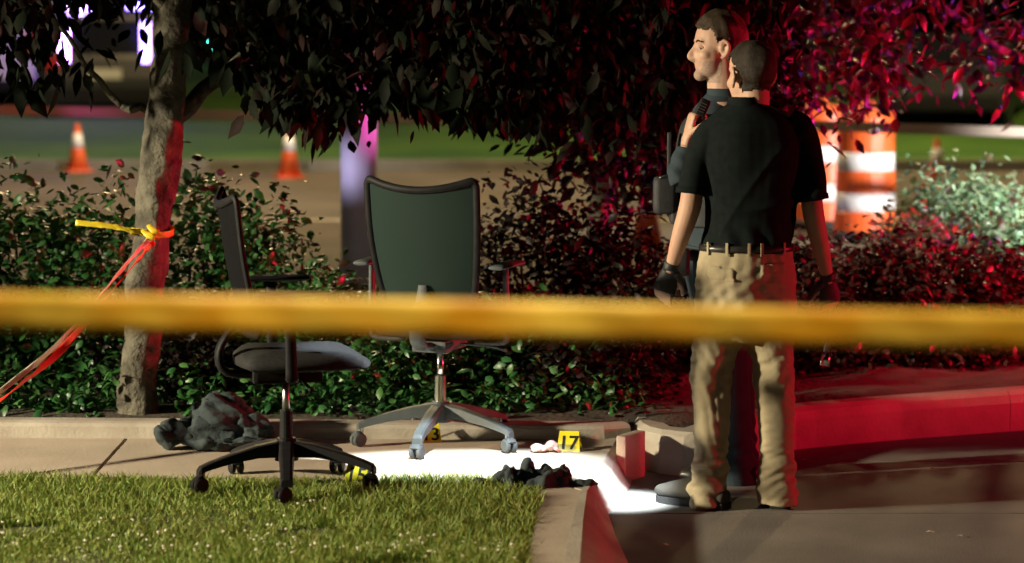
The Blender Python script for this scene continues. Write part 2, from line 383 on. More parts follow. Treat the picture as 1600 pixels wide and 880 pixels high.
# lawn edge line on the right
lawn_r = [G(838, 1150, WZ), G(822, 880, WZ), G(835, 810, WZ), G(842, 775, WZ), G(840, 768, WZ)]
# sidewalk slabs
WY0, WY1 = 9.70, 10.66
sw = tag(empty('sidewalk'), kind='structure')
xw = [-11, -9.3, -7.75, -6.2, -4.65, -3.1, -1.62]
def slab_poly(pts, parent, mt, z, thick=0.1, inset=0.0022):
    c = sum((Vector((p[0], p[1], 0)) for p in pts), Vector()) / len(pts); q = []
    for p in pts:
        v = Vector((p[0], p[1], 0)); d = c - v; q.append(v + d.normalized() * inset * 1.4)
    bm = bmesh.new(); vs_ = [bm.verts.new((p.x, p.y, z)) for p in q]; f = bm.faces.new(vs_)
    r = bmesh.ops.extrude_face_region(bm, geom=[f]); ev = [v for v in r['geom'] if isinstance(v, bmesh.types.BMVert)]
    bmesh.ops.translate(bm, vec=(0, 0, -thick), verts=ev)
    es = [e for e in bm.edges if all(abs(v.co.z - z) < 1e-5 for v in e.verts)]
    bmesh.ops.bevel(bm, geom=es, offset=0.006, segments=2, affect='EDGES')
    return link('slab', bm_mesh(bm, 'slab'), mt, parent)
for a, b in zip(xw[:-1], xw[1:]): slab_poly([(a, WY0), (b, WY0), (b, WY1), (a, WY1)], sw, M['concrete'], WZ + random.uniform(-.001, .001))
tl = lambda i, q=-0.0: topl[i].lerp(foot[i], -0.03)
slab_poly([(-1.62, WY0), (lawn_r[4].x + .02, WY0), tl(4)[:2], tl(5)[:2], tl(6)[:2], tl(7)[:2], (tl(8).x - .01, WY1 + .01), (-1.62, WY1)], sw, M['concrete'], WZ)
slab_poly([lawn_r[1][:2], tl(2)[:2], tl(3)[:2], tl(4)[:2], (lawn_r[3].x + .015, WY0 - .01), lawn_r[2][:2]], sw, M['concrete'], WZ + .001)
slab_poly([(lawn_r[0].x, lawn_r[0].y), tl(0)[:2], tl(1)[:2], tl(2)[:2], lawn_r[1][:2]], sw, M['concrete'], WZ)
# lawn
def lawn_edge(y):
    pts = lawn_r
    for a, b in zip(pts[:-1], pts[1:]):
        if a.y <= y <= b.y: return a.x + (b.x - a.x) * (y - a.y) / (b.y - a.y)
    return pts[0].x if y < pts[0].y else pts[-1].x
nx, ny = 90, 60; V = []; Fc = []
for j in range(ny + 1):
    y = 1.5 + (WY0 - 0.004 - 1.5) * (j / ny) ** 0.6
    xr = lawn_edge(y) - 0.004
    for i in range(nx + 1):
        x = -11 + (xr + 11) * (i / nx) ** 0.7
        V.append((x, y, WZ - 0.02 + 0.012 * math.sin(x * 3.1 + y * 2) * math.sin(y * 4.3 - x) + (0.0)))
for j in range(ny):
    for i in range(nx): Fc.append((j * (nx + 1) + i, j * (nx + 1) + i + 1, (j + 1) * (nx + 1) + i + 1, (j + 1) * (nx + 1) + i))
tag(link('lawn', pm('lawn', V, Fc), M['lawnsoil'], None, True), kind='structure')
# planting bed behind the walk and the driveway kerb
bed_front = [(-11, 10.72), (-3, 10.72), (.38, 10.72), (.57, 10.62), (.68, 10.54), (.97, 10.9), (1.2, 11.12), (1.65, 11.36), (2.27, 11.63), (4.6, 12.63), (7.1, 13.72), (9.6, 14.8)]
nb = 26; V = []; Fc = []
fronts = crom([(*p, 0) for p in bed_front], 4)
for j in range(nb + 1):
    for p in fronts:
        y = p[1] + (15.4 - p[1]) * j / nb
        V.append((p[0], y, 0.15 + 0.025 * math.sin(p[0] * 5 + y * 3) * math.sin(y * 4 - p[0] * 2) + (0.03 if j else 0)))
n_ = len(fronts)
for j in range(nb):
    for i in range(n_ - 1): Fc.append((j * n_ + i, j * n_ + i + 1, (j + 1) * n_ + i + 1, (j + 1) * n_ + i))
tag(link('planting_bed', pm('planting_bed', V, Fc), M['soil'], None, True), kind='structure')
# kerbs: rounded profile swept along a line, one stone at a time
def kerb_line(name, pts, z0, h0, h1, w, mt, seg):
    root = tag(empty(name), kind='structure')
    P_ = [Vector((p[0], p[1], 0)) for p in pts]
    cum = [0]
    for a, b in zip(P_[:-1], P_[1:]): cum.append(cum[-1] + (b - a).length)
    L = cum[-1]
    def at(s):
        for i in range(len(P_) - 1):
            if s <= cum[i + 1] + 1e-6:
                t = (s - cum[i]) / (cum[i + 1] - cum[i]); return P_[i].lerp(P_[i + 1], t), (P_[i + 1] - P_[i]).normalized()
        return P_[-1], (P_[-1] - P_[-2]).normalized()
    N = max(1, round(L / seg))
    for i in range(N):
        V = []; Fc = []; ns = 13
        for k in range(ns):
            s = L * i / N + 0.0015 + (L / N - 0.003) * k / (ns - 1)
            p, d = at(s); nrm = Vector((-d.y, d.x, 0))          # towards the bed
            h = h0 + (h1 - h0) * s / L
            prof = [(0, -.1), (0, h * .7), (.012, h * .9), (.035, h), (w - .03, h), (w, h - .02), (w, -.1)]
            for a, b in prof:
                q = p + nrm * a; V.append((q.x, q.y, z0 + b))
        m_ = 7
        for k in range(ns - 1):
            for q in range(m_): Fc.append((k * m_ + q, k * m_ + (q + 1) % m_, (k + 1) * m_ + (q + 1) % m_, (k + 1) * m_ + q))
        Fc.append(tuple(range(m_))); Fc.append(tuple(range(ns * m_ - 1, (ns - 1) * m_ - 1, -1)))
        MB().add(V, Fc).build('kerb_stone', mt, root)
    return root
kerb_line('bed_kerb', [(-11, 10.66), (-3, 10.66), (0.2, 10.60), (0.42, 10.605), (0.50, 10.64)], WZ, 0.105, 0.06, 0.14, M['kerb'], 1.5)
kl = [G(1085, 748, 0), G(1180, 716, 0), G(1250, 702, 0), G(1400, 688, 0), G(1600, 673, 0)]
ext = kl[-1] + (kl[-1] - kl[-2]) * 8
hook = [(0.50, 11.0), (0.505, 10.72), (0.53, 10.58), (0.585, 10.47), (0.66, 10.44)]
kerb_line('driveway_kerb', hook + [p[:2] for p in kl] + [ext[:2]], 0.0, 0.18, 0.20, 0.15, M['kerb'], 1.3)
# road, far kerb, verge, hill wood
tag(sheet('road', [(-80, 15.6), (80, 15.6), (80, 31.0), (-80, 31.0)], -0.012, M['asphalt']), kind='structure')
rk = tag(empty('road_kerb'), kind='structure')
for i in range(14): box('kerb_stone', (-14 + i * 2.2, 15.5, 0.02), (2.185, 0.2, 0.24), M['kerb'], rk, None, 0.02)
rk2 = tag(empty('far_road_kerb'), kind='structure')
for i in range(16): box('kerb_stone', (-22 + i * 3.0, 31.1, 0.02), (2.98, 0.2, 0.20), M['drive'], rk2, None, 0.02)
mk = tag(empty('road_marking'), kind='structure')
for x in (-16, -10.4, -4.8, 0.8, 6.4, 12): sheet('lane_dash', [(x, 23.5), (x + 3.4, 23.5), (x + 3.4, 23.66), (x, 23.66)], -0.007, M['roadpaint'], mk)
sheet('edge_line', [(-60, 16.6), (60, 16.6), (60, 16.74), (-60, 16.74)], -0.007, M['roadpaint'], mk)
V = []; Fc = []; nx, ny = 60, 14
for j in range(ny + 1):
    for i in range(nx + 1):
        x = -70 + 140 * i / nx; y = 31.2 + 32 * (j / ny)
        V.append((x, y, 0.06 + 1.5 * (j / ny) ** 1.4 + 0.10 * math.sin(x * .7 + y) * min(1, j / 3)))
for j in range(ny):
    for i in range(nx): Fc.append((j * (nx + 1) + i, j * (nx + 1) + i + 1, (j + 1) * (nx + 1) + i + 1, (j + 1) * (nx + 1) + i))
tag(link('verge', pm('verge', V, Fc), M['verge'], None, True), kind='structure')

# ================================================================== leaves
def leaves(pos, size, aspect=0.45, droop=0.5, seed=0, curl=0.12):
    """pointed leaves: 8 verts, 8 triangles each"""
    r = np.random.default_rng(seed); n = len(pos); pos = np.asarray(pos, float)
    az = r.uniform(0, 2 * np.pi, n); el = -droop * np.pi / 2 + r.normal(0, 0.45, n)
    d = np.stack([np.cos(az) * np.cos(el), np.sin(az) * np.cos(el), np.sin(el)], 1)
    up = r.normal(size=(n, 3)) * 0.6 + np.array([0, 0, 1.0]); s = np.cross(d, up); s /= np.linalg.norm(s, axis=1)[:, None] + 1e-9
    nn = np.cross(s, d); L = size * r.uniform(0.45, 1.4, n)[:, None]; W = L * aspect
    def at(t, w, h): return pos + d * L * t + s * W * w + nn * L * h
    V = np.stack([pos, at(.22, .36, .02), at(.55, .46, .0), at(1.0, 0, -curl * .5), at(.55, -.46, .0), at(.22, -.36, .02), at(.28, 0, curl * .8), at(.62, 0, curl * .6)], 1).reshape(-1, 3)
    o = (np.arange(n) * 8)[:, None]
    T = np.concatenate([o + np.array(t) for t in ((0, 1, 6), (0, 6, 5), (1, 2, 6), (2, 7, 6), (6, 7, 4), (6, 4, 5), (2, 3, 7), (7, 3, 4))])
    return V, T
def clumps(n_cl, per, lo, hi, spread, seed, shape='box', keep=None):
    r = np.random.default_rng(seed); lo = np.array(lo); hi = np.array(hi)
    if shape == 'ell':
        u = r.normal(size=(n_cl, 3)); u /= np.linalg.norm(u, axis=1)[:, None]; u *= (r.uniform(0.25, 1, n_cl) ** (1 / 2.2))[:, None]
        c = (lo + hi) / 2 + u * (hi - lo) / 2
    else: c = r.uniform(lo, hi, size=(n_cl, 3))
    if keep is not None: c = c[keep(c)]
    p = np.repeat(c, per, 0) + r.normal(size=(len(c) * per, 3)) * np.array(spread)
    return p, c
def pxx(p):     # picture column / row of world points (used to keep natural gaps where the photo has them)
    t = p[:, 1] * cp - (p[:, 2] - H) * sp
    return 800 + F * p[:, 0] / t, 440 - F * ((p[:, 2] - H) * cp + p[:, 1] * sp) / t

def branch(mb, p0, p1, r0, r1, seed, wob=0.06, n=5):
    r = random.Random(seed); pts = []; rad = []
    for i in range(n + 1):
        t = i / n; p = Vector(p0).lerp(Vector(p1), t)
        if 0 < i < n: p += Vector((r.uniform(-wob, wob), r.uniform(-wob, wob), r.uniform(-wob, wob)))
        pts.append(p); rad.append(r0 + (r1 - r0) * t)
    mb.tube(pts, rad, n=8, sub=3)
# --- the tree with the tape round it
TY = 10.98
tree = empty('broadleaf_tree', P(215, 640, TY))
tag(tree, 'tree with pale rough trunk and yellow tape tied round it, dark leaves overhead', 'tree')
tp = [(212, 660, 36), (216, 640, 33), (217, 600, 31), (221, 520, 29), (229, 440, 30), (236, 380, 29), (243, 320, 31), (252, 250, 31), (258, 180, 30), (264, 90, 27), (272, 0, 27), (283, -120, 25), (300, -300, 20), (318, -520, 13)]
V, Fc = tube_data([P(x, y, TY) for x, y, r in tp], [r / ppm(TY) for x, y, r in tp], n=28, sub=6)
V = np.array(V); 
V += (np.array([1, 1, 0.0]) * (0.010 * snoise(V, 22, 3) + 0.005 * snoise(V, 70, 4))[:, None]) * np.sign(V - np.array([P(250, 300, TY).x, TY, 0]))
reparent(MB().add(V, Fc).build('trunk', M['bark'], None, True), tree)
mb = MB()
br = [((262, 190), (405, 65), 0.045, 0.022, 0.3), ((405, 65), (560, -120), 0.022, 0.010, 0.6), ((250, 175), (190, 165), .02, .016, .05), ((190, 165), (105, 55), 0.016, 0.010, -0.1), ((105, 55), (20, -90), .010, .006, -.2),
      ((278, -40), (620, -260), .045, .015, 0.9), ((285, -150), (-80, -420), .04, .012, .4), ((270, 20), (60, -220), .035, .01, -.5), ((300, -250), (760, -420), .04, .01, 0.3), ((310, -380), (560, -800), .03, .008, -.6), ((620, -260), (900, -120), .015, .006, 1.2)]
dz = {}
for i, (a, b, r0, r1, dy) in enumerate(br):
    ya = dz.get(a, 0.0); dz[b] = dy
    branch(mb, P(*a, TY + ya), P(*b, TY + dy), r0, r1, i, 0.02)
reparent(mb.build('limbs', M['bark'], None, True), tree)
def gapmask(c):
    x, y = pxx(c); ok = np.ones(len(c), bool)
    low = np.interp(x, [-400, 0, 60, 130, 180, 330, 420, 500, 560, 640, 760, 860, 960, 1300], [120, 120, 150, 130, 60, 70, 150, 195, 165, 140, 165, 165, 190, 180])
    ok &= y < low
    ok &= ~((x > 100) & (x < 245) & (y > -5) & (y < 140) & (rng.random(len(c)) < 0.9))
    ok &= ~((x > -20) & (x < 92) & (y > 60) & (rng.random(len(c)) < 0.93))
    ok &= ~((x > 222) & (x < 300) & (y > -25) & (c[:, 1] < TY + .1))
    ok &= ~((x > 300) & (x < 345) & (y > 40) & (y < 110))
    ok &= ~((x > 385) & (x < 432) & (y > 70))
    return ok
pos, cc = clumps(5200, 9, (-4.6, 10.4, 1.35), (1.15, 13.0, 3.9), (0.075, 0.075, 0.06), 11, keep=gapmask)
x, y = pxx(pos); pos = pos[~((x > 1040) & (pos[:, 1] < 10.75))]
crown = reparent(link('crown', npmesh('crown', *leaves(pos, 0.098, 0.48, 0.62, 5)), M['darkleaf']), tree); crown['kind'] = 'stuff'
# the hanging fringe of single leaves
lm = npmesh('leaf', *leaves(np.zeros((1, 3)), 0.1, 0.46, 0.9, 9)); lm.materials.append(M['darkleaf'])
r = random.Random(5)
for i in range(170):
    px = r.choice([r.uniform(380, 860), r.uniform(540, 860), r.uniform(0, 380)])
    py = np.interp(px, [0, 60, 130, 180, 330, 420, 500, 560, 640, 760, 860], [110, 140, 120, 60, 90, 150, 205, 165, 150, 170, 180]) + r.uniform(-30, 12)
    if 100 < px < 245 or 385 < px < 432 or 300 < px < 345: continue
    o = bpy.data.objects.new('leaf', lm); C.objects.link(o)
    o.parent = crown                       # the crown mesh stands in world coordinates
    o.location = P(px, py, r.uniform(10.5, 11.6)); o.rotation_euler = (r.uniform(-.5, .5), r.uniform(-.5, .5), r.uniform(0, 6.28))
    k = r.uniform(.8, 1.35); o.scale = (k, k, k)
# --- red-lit tree on the right and its darker neighbour
def small_tree(label, base, trunk_pts, lo, hi, n_cl, leafmat, seed, keep=None, size=0.085, limbs=()):
    t = empty('ornamental_tree', base); tag(t, label, 'tree')
    mb = MB(); mb.tube(trunk_pts, [0.075, 0.06, 0.05, 0.04, 0.025][:len(trunk_pts)], n=14, sub=5)
    reparent(mb.build('trunk', M['bark'], None, True), t)
    mb = MB()
    for i, (a, b) in enumerate(limbs): branch(mb, a, b, 0.032, 0.008, seed + i, 0.05)
    if limbs: reparent(mb.build('limbs', M['bark'], None, True), t)
    pos, c = clumps(n_cl, 9, lo, hi, (0.09, 0.09, 0.08), seed, keep=keep)
    o = reparent(link('crown', npmesh('crown', *leaves(pos, size, 0.5, 0.35, seed + 1)), leafmat), t); o['kind'] = 'stuff'
    return t
def keep_right(c):
    x, y = pxx(c); low = np.interp(x, [1000, 1150, 1200, 1260, 1300, 1400, 1450, 1600, 1900], [150, 165, 200, 225, 165, 160, 130, 150, 160])
    ok = (y < low) | ((x > 1180) & (x < 1290) & (y < 235))
    ok &= ~((x > 1405) & (x < 1520) & (y > 120) & (rng.random(len(c)) < .9))
    return ok & (rng.random(len(c)) < np.where(x > 1400, 0.55, 0.9))
bx_ = 2.9
small_tree('tree on the right with plum leaves glowing red and purple behind the drums', (bx_, 13.9, 0.15),
           [(bx_, 13.9, .1), (bx_ - .05, 13.9, 0.9), (bx_ + .05, 13.95, 1.8), (bx_, 14, 2.7), (bx_, 14, 3.5)], (0.7, 12.0, 1.25), (5.4, 15.0, 3.9), 3600, M['redleaf'], 40, keep_right,
           limbs=[((bx_, 13.9, 1.6), (bx_ - 1.5, 13.3, 2.4)), ((bx_, 13.95, 1.7), (bx_ + 1.6, 13.5, 2.5)), ((bx_, 14, 2.2), (bx_ - .8, 14.4, 3.4)), ((bx_, 14, 2.3), (bx_ + 1.2, 14.3, 3.5)), ((bx_ - .7, 13.6, 2), (bx_ - 1.2, 12.6, 1.9))])
def keep_mid(c):
    x, y = pxx(c)
    low = np.interp(x, [760, 840, 880, 960, 1010, 1080, 1160], [130, 190, 265, 330, 275, 330, 200])
    return (y < low)
mx_ = 0.48
small_tree('dark thin-stemmed tree behind the uniformed person, leaves nearly black with red glints', (mx_, 12.5, 0.15),
           [(mx_, 12.5, .1), (mx_ - .06, 12.5, 0.8), (mx_ + .03, 12.5, 1.4), (mx_ + .1, 12.55, 2.2), (mx_ + .1, 12.6, 3.0)], (-0.15, 11.5, 0.85), (1.25, 13.3, 3.6), 1500, M['duskleaf'], 60, keep_mid,
           limbs=[((mx_, 12.5, 1.1), (mx_ - .5, 12.2, 1.7)), ((mx_, 12.5, 1.2), (mx_ + .6, 12.1, 1.8)), ((mx_, 12.5, 1.6), (mx_ - .7, 12.7, 2.4))])
# --- shrubs
def shrub(label, px, py_base, py_top, w, Y, leafmat, n_cl, size, seed, name='shrub', group=None, depth=None, per=8, cat='shrub', droop=0.15):
    z0 = 0.15; x0 = P(px, 440, Y).x; zt = P(px, py_top, Y).z; hw = w / 2 / ppm(Y)
    t = empty(name, (x0, Y, z0)); tag(t, label, cat, group)
    mb = MB(); r = random.Random(seed)
    for i in range(7):
        a = r.uniform(0, 6.28); q = r.uniform(.3, .8)
        branch(mb, (x0 + .05 * math.cos(a), Y + .05 * math.sin(a), z0 - .02), (x0 + hw * q * math.cos(a), Y + hw * .7 * q * math.sin(a), z0 + (zt - z0) * r.uniform(.6, .9)), .014, .004, seed + i, .03)
    reparent(mb.build('stems', M['bark'], None, True), t)
    d = depth or hw * 0.9
    n_cl = int(n_cl * (.62 if name == 'shrub' else 1))
    pos, c = clumps(n_cl, per, (x0 - hw, Y - d, z0 - .05), (x0 + hw, Y + d, zt), (0.055, 0.055, 0.05), seed, 'ell')
    pos = pos[pos[:, 2] > z0]
    sh = []
    for i in range(16):
        a = r.uniform(0, 6.28); q = r.uniform(.2, .95); b0 = Vector((x0 + hw * q * math.cos(a), Y + d * q * math.sin(a), z0 + (zt - z0) * .55)); tp_ = b0 + Vector((r.uniform(-.12, .12), r.uniform(-.1, .1), (zt - z0) * r.uniform(.35, .62)))
        for k in range(14): t_ = r.random(); sh.append(tuple(b0.lerp(tp_, t_) + Vector((r.gauss(0, .018), r.gauss(0, .018), 0))))
    pos = np.concatenate([pos, np.array(sh)])
    # lower fill so that the bush reaches the soil
    p2, c2 = clumps(int(n_cl * .45), per, (x0 - hw * .85, Y - d * .8, z0), (x0 + hw * .85, Y + d * .8, z0 + (zt - z0) * .5), (0.055, 0.055, 0.05), seed + 3)
    p2 = p2[p2[:, 2] > z0]
    o = reparent(link('foliage', npmesh('foliage', *leaves(np.concatenate([pos, p2]), size, 0.55, droop, seed)), leafmat), t); o['kind'] = 'stuff'
    return t
gl = 'green shrubs in the bed behind the walk'
shrub('green leafy shrub at the left edge of the picture behind the striped tape', 40, 640, 285, 240, 11.75, M['shrubleaf'], 330, .062, 101, group=gl)
shrub('green shrub just left of the pale tree trunk', 150, 640, 300, 190, 11.7, M['shrubleaf'], 300, .058, 102, group=gl)
shrub('green shrub between the tree trunk and the black chair', 320, 640, 270, 190, 11.9, M['shrubleaf'], 330, .058, 103, group=gl)
shrub('thin green shrub directly behind the black chair', 420, 640, 320, 150, 11.8, M['shrubleaf'], 220, .055, 104, group=gl)
shrub('low green shrub between the two office chairs', 510, 640, 430, 170, 11.6, M['shrubleaf'], 260, .055, 105, group=gl)
shrub('bright low green shrub under the grey mesh chair', 630, 640, 500, 180, 11.3, M['shrubleaf'], 280, .05, 106, group=gl)
shrub('dark green shrub right of the grey chair stem', 770, 640, 470, 150, 11.45, M['shrubleaf'], 240, .05, 107, group=gl)
shrub('low green seedling shrub in front of the lawn edge far left', -130, 640, 330, 220, 11.6, M['shrubleaf'], 240, .06, 108, group=gl)
gd = 'dusky shrubs behind the chairs'
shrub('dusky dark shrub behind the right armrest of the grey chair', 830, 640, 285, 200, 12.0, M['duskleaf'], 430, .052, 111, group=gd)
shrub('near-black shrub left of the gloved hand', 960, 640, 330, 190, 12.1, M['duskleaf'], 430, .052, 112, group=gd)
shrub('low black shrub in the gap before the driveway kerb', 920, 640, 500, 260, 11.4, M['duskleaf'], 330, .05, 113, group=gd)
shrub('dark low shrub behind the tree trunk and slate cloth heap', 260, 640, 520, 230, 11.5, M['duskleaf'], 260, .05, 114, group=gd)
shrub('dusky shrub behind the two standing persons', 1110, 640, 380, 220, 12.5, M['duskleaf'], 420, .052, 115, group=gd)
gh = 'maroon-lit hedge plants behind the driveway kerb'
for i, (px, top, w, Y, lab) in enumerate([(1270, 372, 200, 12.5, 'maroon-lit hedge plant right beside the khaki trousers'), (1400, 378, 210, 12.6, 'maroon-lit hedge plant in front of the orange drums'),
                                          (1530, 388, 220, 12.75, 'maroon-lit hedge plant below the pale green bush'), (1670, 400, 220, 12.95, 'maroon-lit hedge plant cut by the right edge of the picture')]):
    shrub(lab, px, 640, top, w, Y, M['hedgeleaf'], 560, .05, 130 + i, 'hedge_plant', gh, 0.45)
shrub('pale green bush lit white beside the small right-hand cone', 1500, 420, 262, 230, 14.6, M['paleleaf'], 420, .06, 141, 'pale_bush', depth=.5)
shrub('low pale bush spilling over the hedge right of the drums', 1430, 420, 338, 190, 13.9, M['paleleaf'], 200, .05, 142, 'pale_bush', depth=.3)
r_ = np.random.default_rng(77)
xg = r_.uniform(-4.2, .55, 900); cg = np.stack([xg, 10.90 + np.abs(r_.normal(0, .16, 900)), .17 + np.abs(r_.normal(0, .10, 900)) * (1 + .5 * np.sin(xg * 7))], 1)
pg = np.repeat(cg, 6, 0) + r_.normal(size=(5400, 3)) * np.array([.05, .04, .035]); pg = pg[(pg[:, 2] > .15) & ~((np.abs(pg[:, 0] + 1.58) < .13) & (pg[:, 1] < 11.1))]
tag(link('ground_cover', npmesh('ground_cover', *leaves(pg, .05, .55, .2, 78)), M['shrubleaf']), 'low dark green ground cover along the bed kerb', 'ground cover', kind='stuff')
# --- far trees closing the view beyond the verge
gf = 'dark trees beyond the verge'
labs = ['far left', 'behind the white van', 'behind the police vehicle', 'left of the lamp post', 'right of the lamp post', 'above the grey chair', 'left of the two persons', 'behind the persons', 'behind the orange drums', 'behind the far car', 'far right']
for i, lab in enumerate(labs):
    px = -80 + i * 180; Y = 58 + 4 * (i % 3); x0 = (px - 800) / F * Y; hw = 2.3
    t = empty('far_tree', (x0, Y, 1.2)); tag(t, 'black far tree beyond the verge, ' + lab, 'tree', gf)
    mb = MB(); mb.tube([(x0, Y, 1.0), (x0 + .1, Y, 2.5), (x0, Y, 4.5)], [.25, .2, .1], n=10)
    reparent(mb.build('trunk', M['bark'], None, True), t)
    pos, c = clumps(260, 8, (x0 - hw, Y - 1.5, 0.9), (x0 + hw, Y + 1.5, 6.5), (.25, .25, .25), 300 + i, 'ell')
    o = reparent(link('crown', npmesh('crown', *leaves(pos, .42, .6, .3, 300 + i)), M['darkleaf']), t); o['kind'] = 'stuff'

# ================================================================== grass
def grass_mesh(n, seed, ylo, yhi, xlo, hgt):
    r = np.random.default_rng(seed)
    y = r.uniform(ylo, yhi, n); x = r.uniform(xlo, 0.3, n)
    xe = np.array([lawn_edge(q) for q in np.linspace(ylo, yhi, 200)]); e = np.interp(y, np.linspace(ylo, yhi, 200), xe) + r.normal(0, .012, n)
    k = (x < e) & (snoise(np.stack([x, y, 0 * x], 1), 9, 3) > -1.5); x, y = x[k], y[k]; n = len(x)
    pat = 1 + 0.35 * snoise(np.stack([x, y, 0 * x], 1), 7, 8)
    h = hgt * r.uniform(.45, 1.25, n) * np.clip(pat, .4, 1.8); a = r.uniform(0, 6.28, n); w = r.uniform(.0022, .0042, n); ln = h * r.uniform(.2, .9, n); b = r.uniform(0, 6.28, n)
    z = np.full(n, WZ - .025); s = np.stack([np.cos(a) * w, np.sin(a) * w, 0 * a], 1); base = np.stack([x, y, z], 1); l = np.stack([np.cos(b) * ln, np.sin(b) * ln, 0 * b], 1)
    up = np.array([0, 0, 1.0])
    v0 = base - s; v1 = base + s; mid = base + l * .35 + up * (h * .6)[:, None]; v2 = mid - s * .75; v3 = mid + s * .75; v4 = base + l + up * h[:, None]
    V = np.stack([v0, v1, v2, v3, v4], 1).reshape(-1, 3); o = (np.arange(n) * 5)[:, None]
    T = np.concatenate([o + np.array(t) for t in ((0, 1, 3), (0, 3, 2), (2, 3, 4))]); return npmesh('grass', V, T)
g = link('grass', grass_mesh(60000, 1, 7.6, 9.715, -2.4, .040), M['grass']); tag(g, 'short green lawn grass in front of the walk', 'grass', kind='stuff')
g = link('grass', grass_mesh(60000, 2, 2.0, 9.715, -6.5, .040), M['grass']); tag(g, 'lawn grass spreading left and nearer than the picture shows', 'grass', kind='stuff')
mb = MB(); r = random.Random(3)
for i in range(150):
    if i % 6 == 0: gx, gy = r.uniform(-50, 830), r.choice([r.gauss(850, 14), r.gauss(850, 14), r.uniform(785, 890)])
    cx, py = r.gauss(gx, 22), r.gauss(gy, 6); p = G(cx, py, WZ + .022)
    if p.x > lawn_edge(p.y) - .03 or p.y > 9.6: continue
    s = r.uniform(.0025, .0065); mb.ell(p, [(s, 0, 0), (0, s, 0), (0, 0, s * .8)], 6, 4)
tag(mb.build('clover_flowers', M['clover'], None), 'tiny white clover flowers scattered in the lawn', 'flowers', kind='stuff')

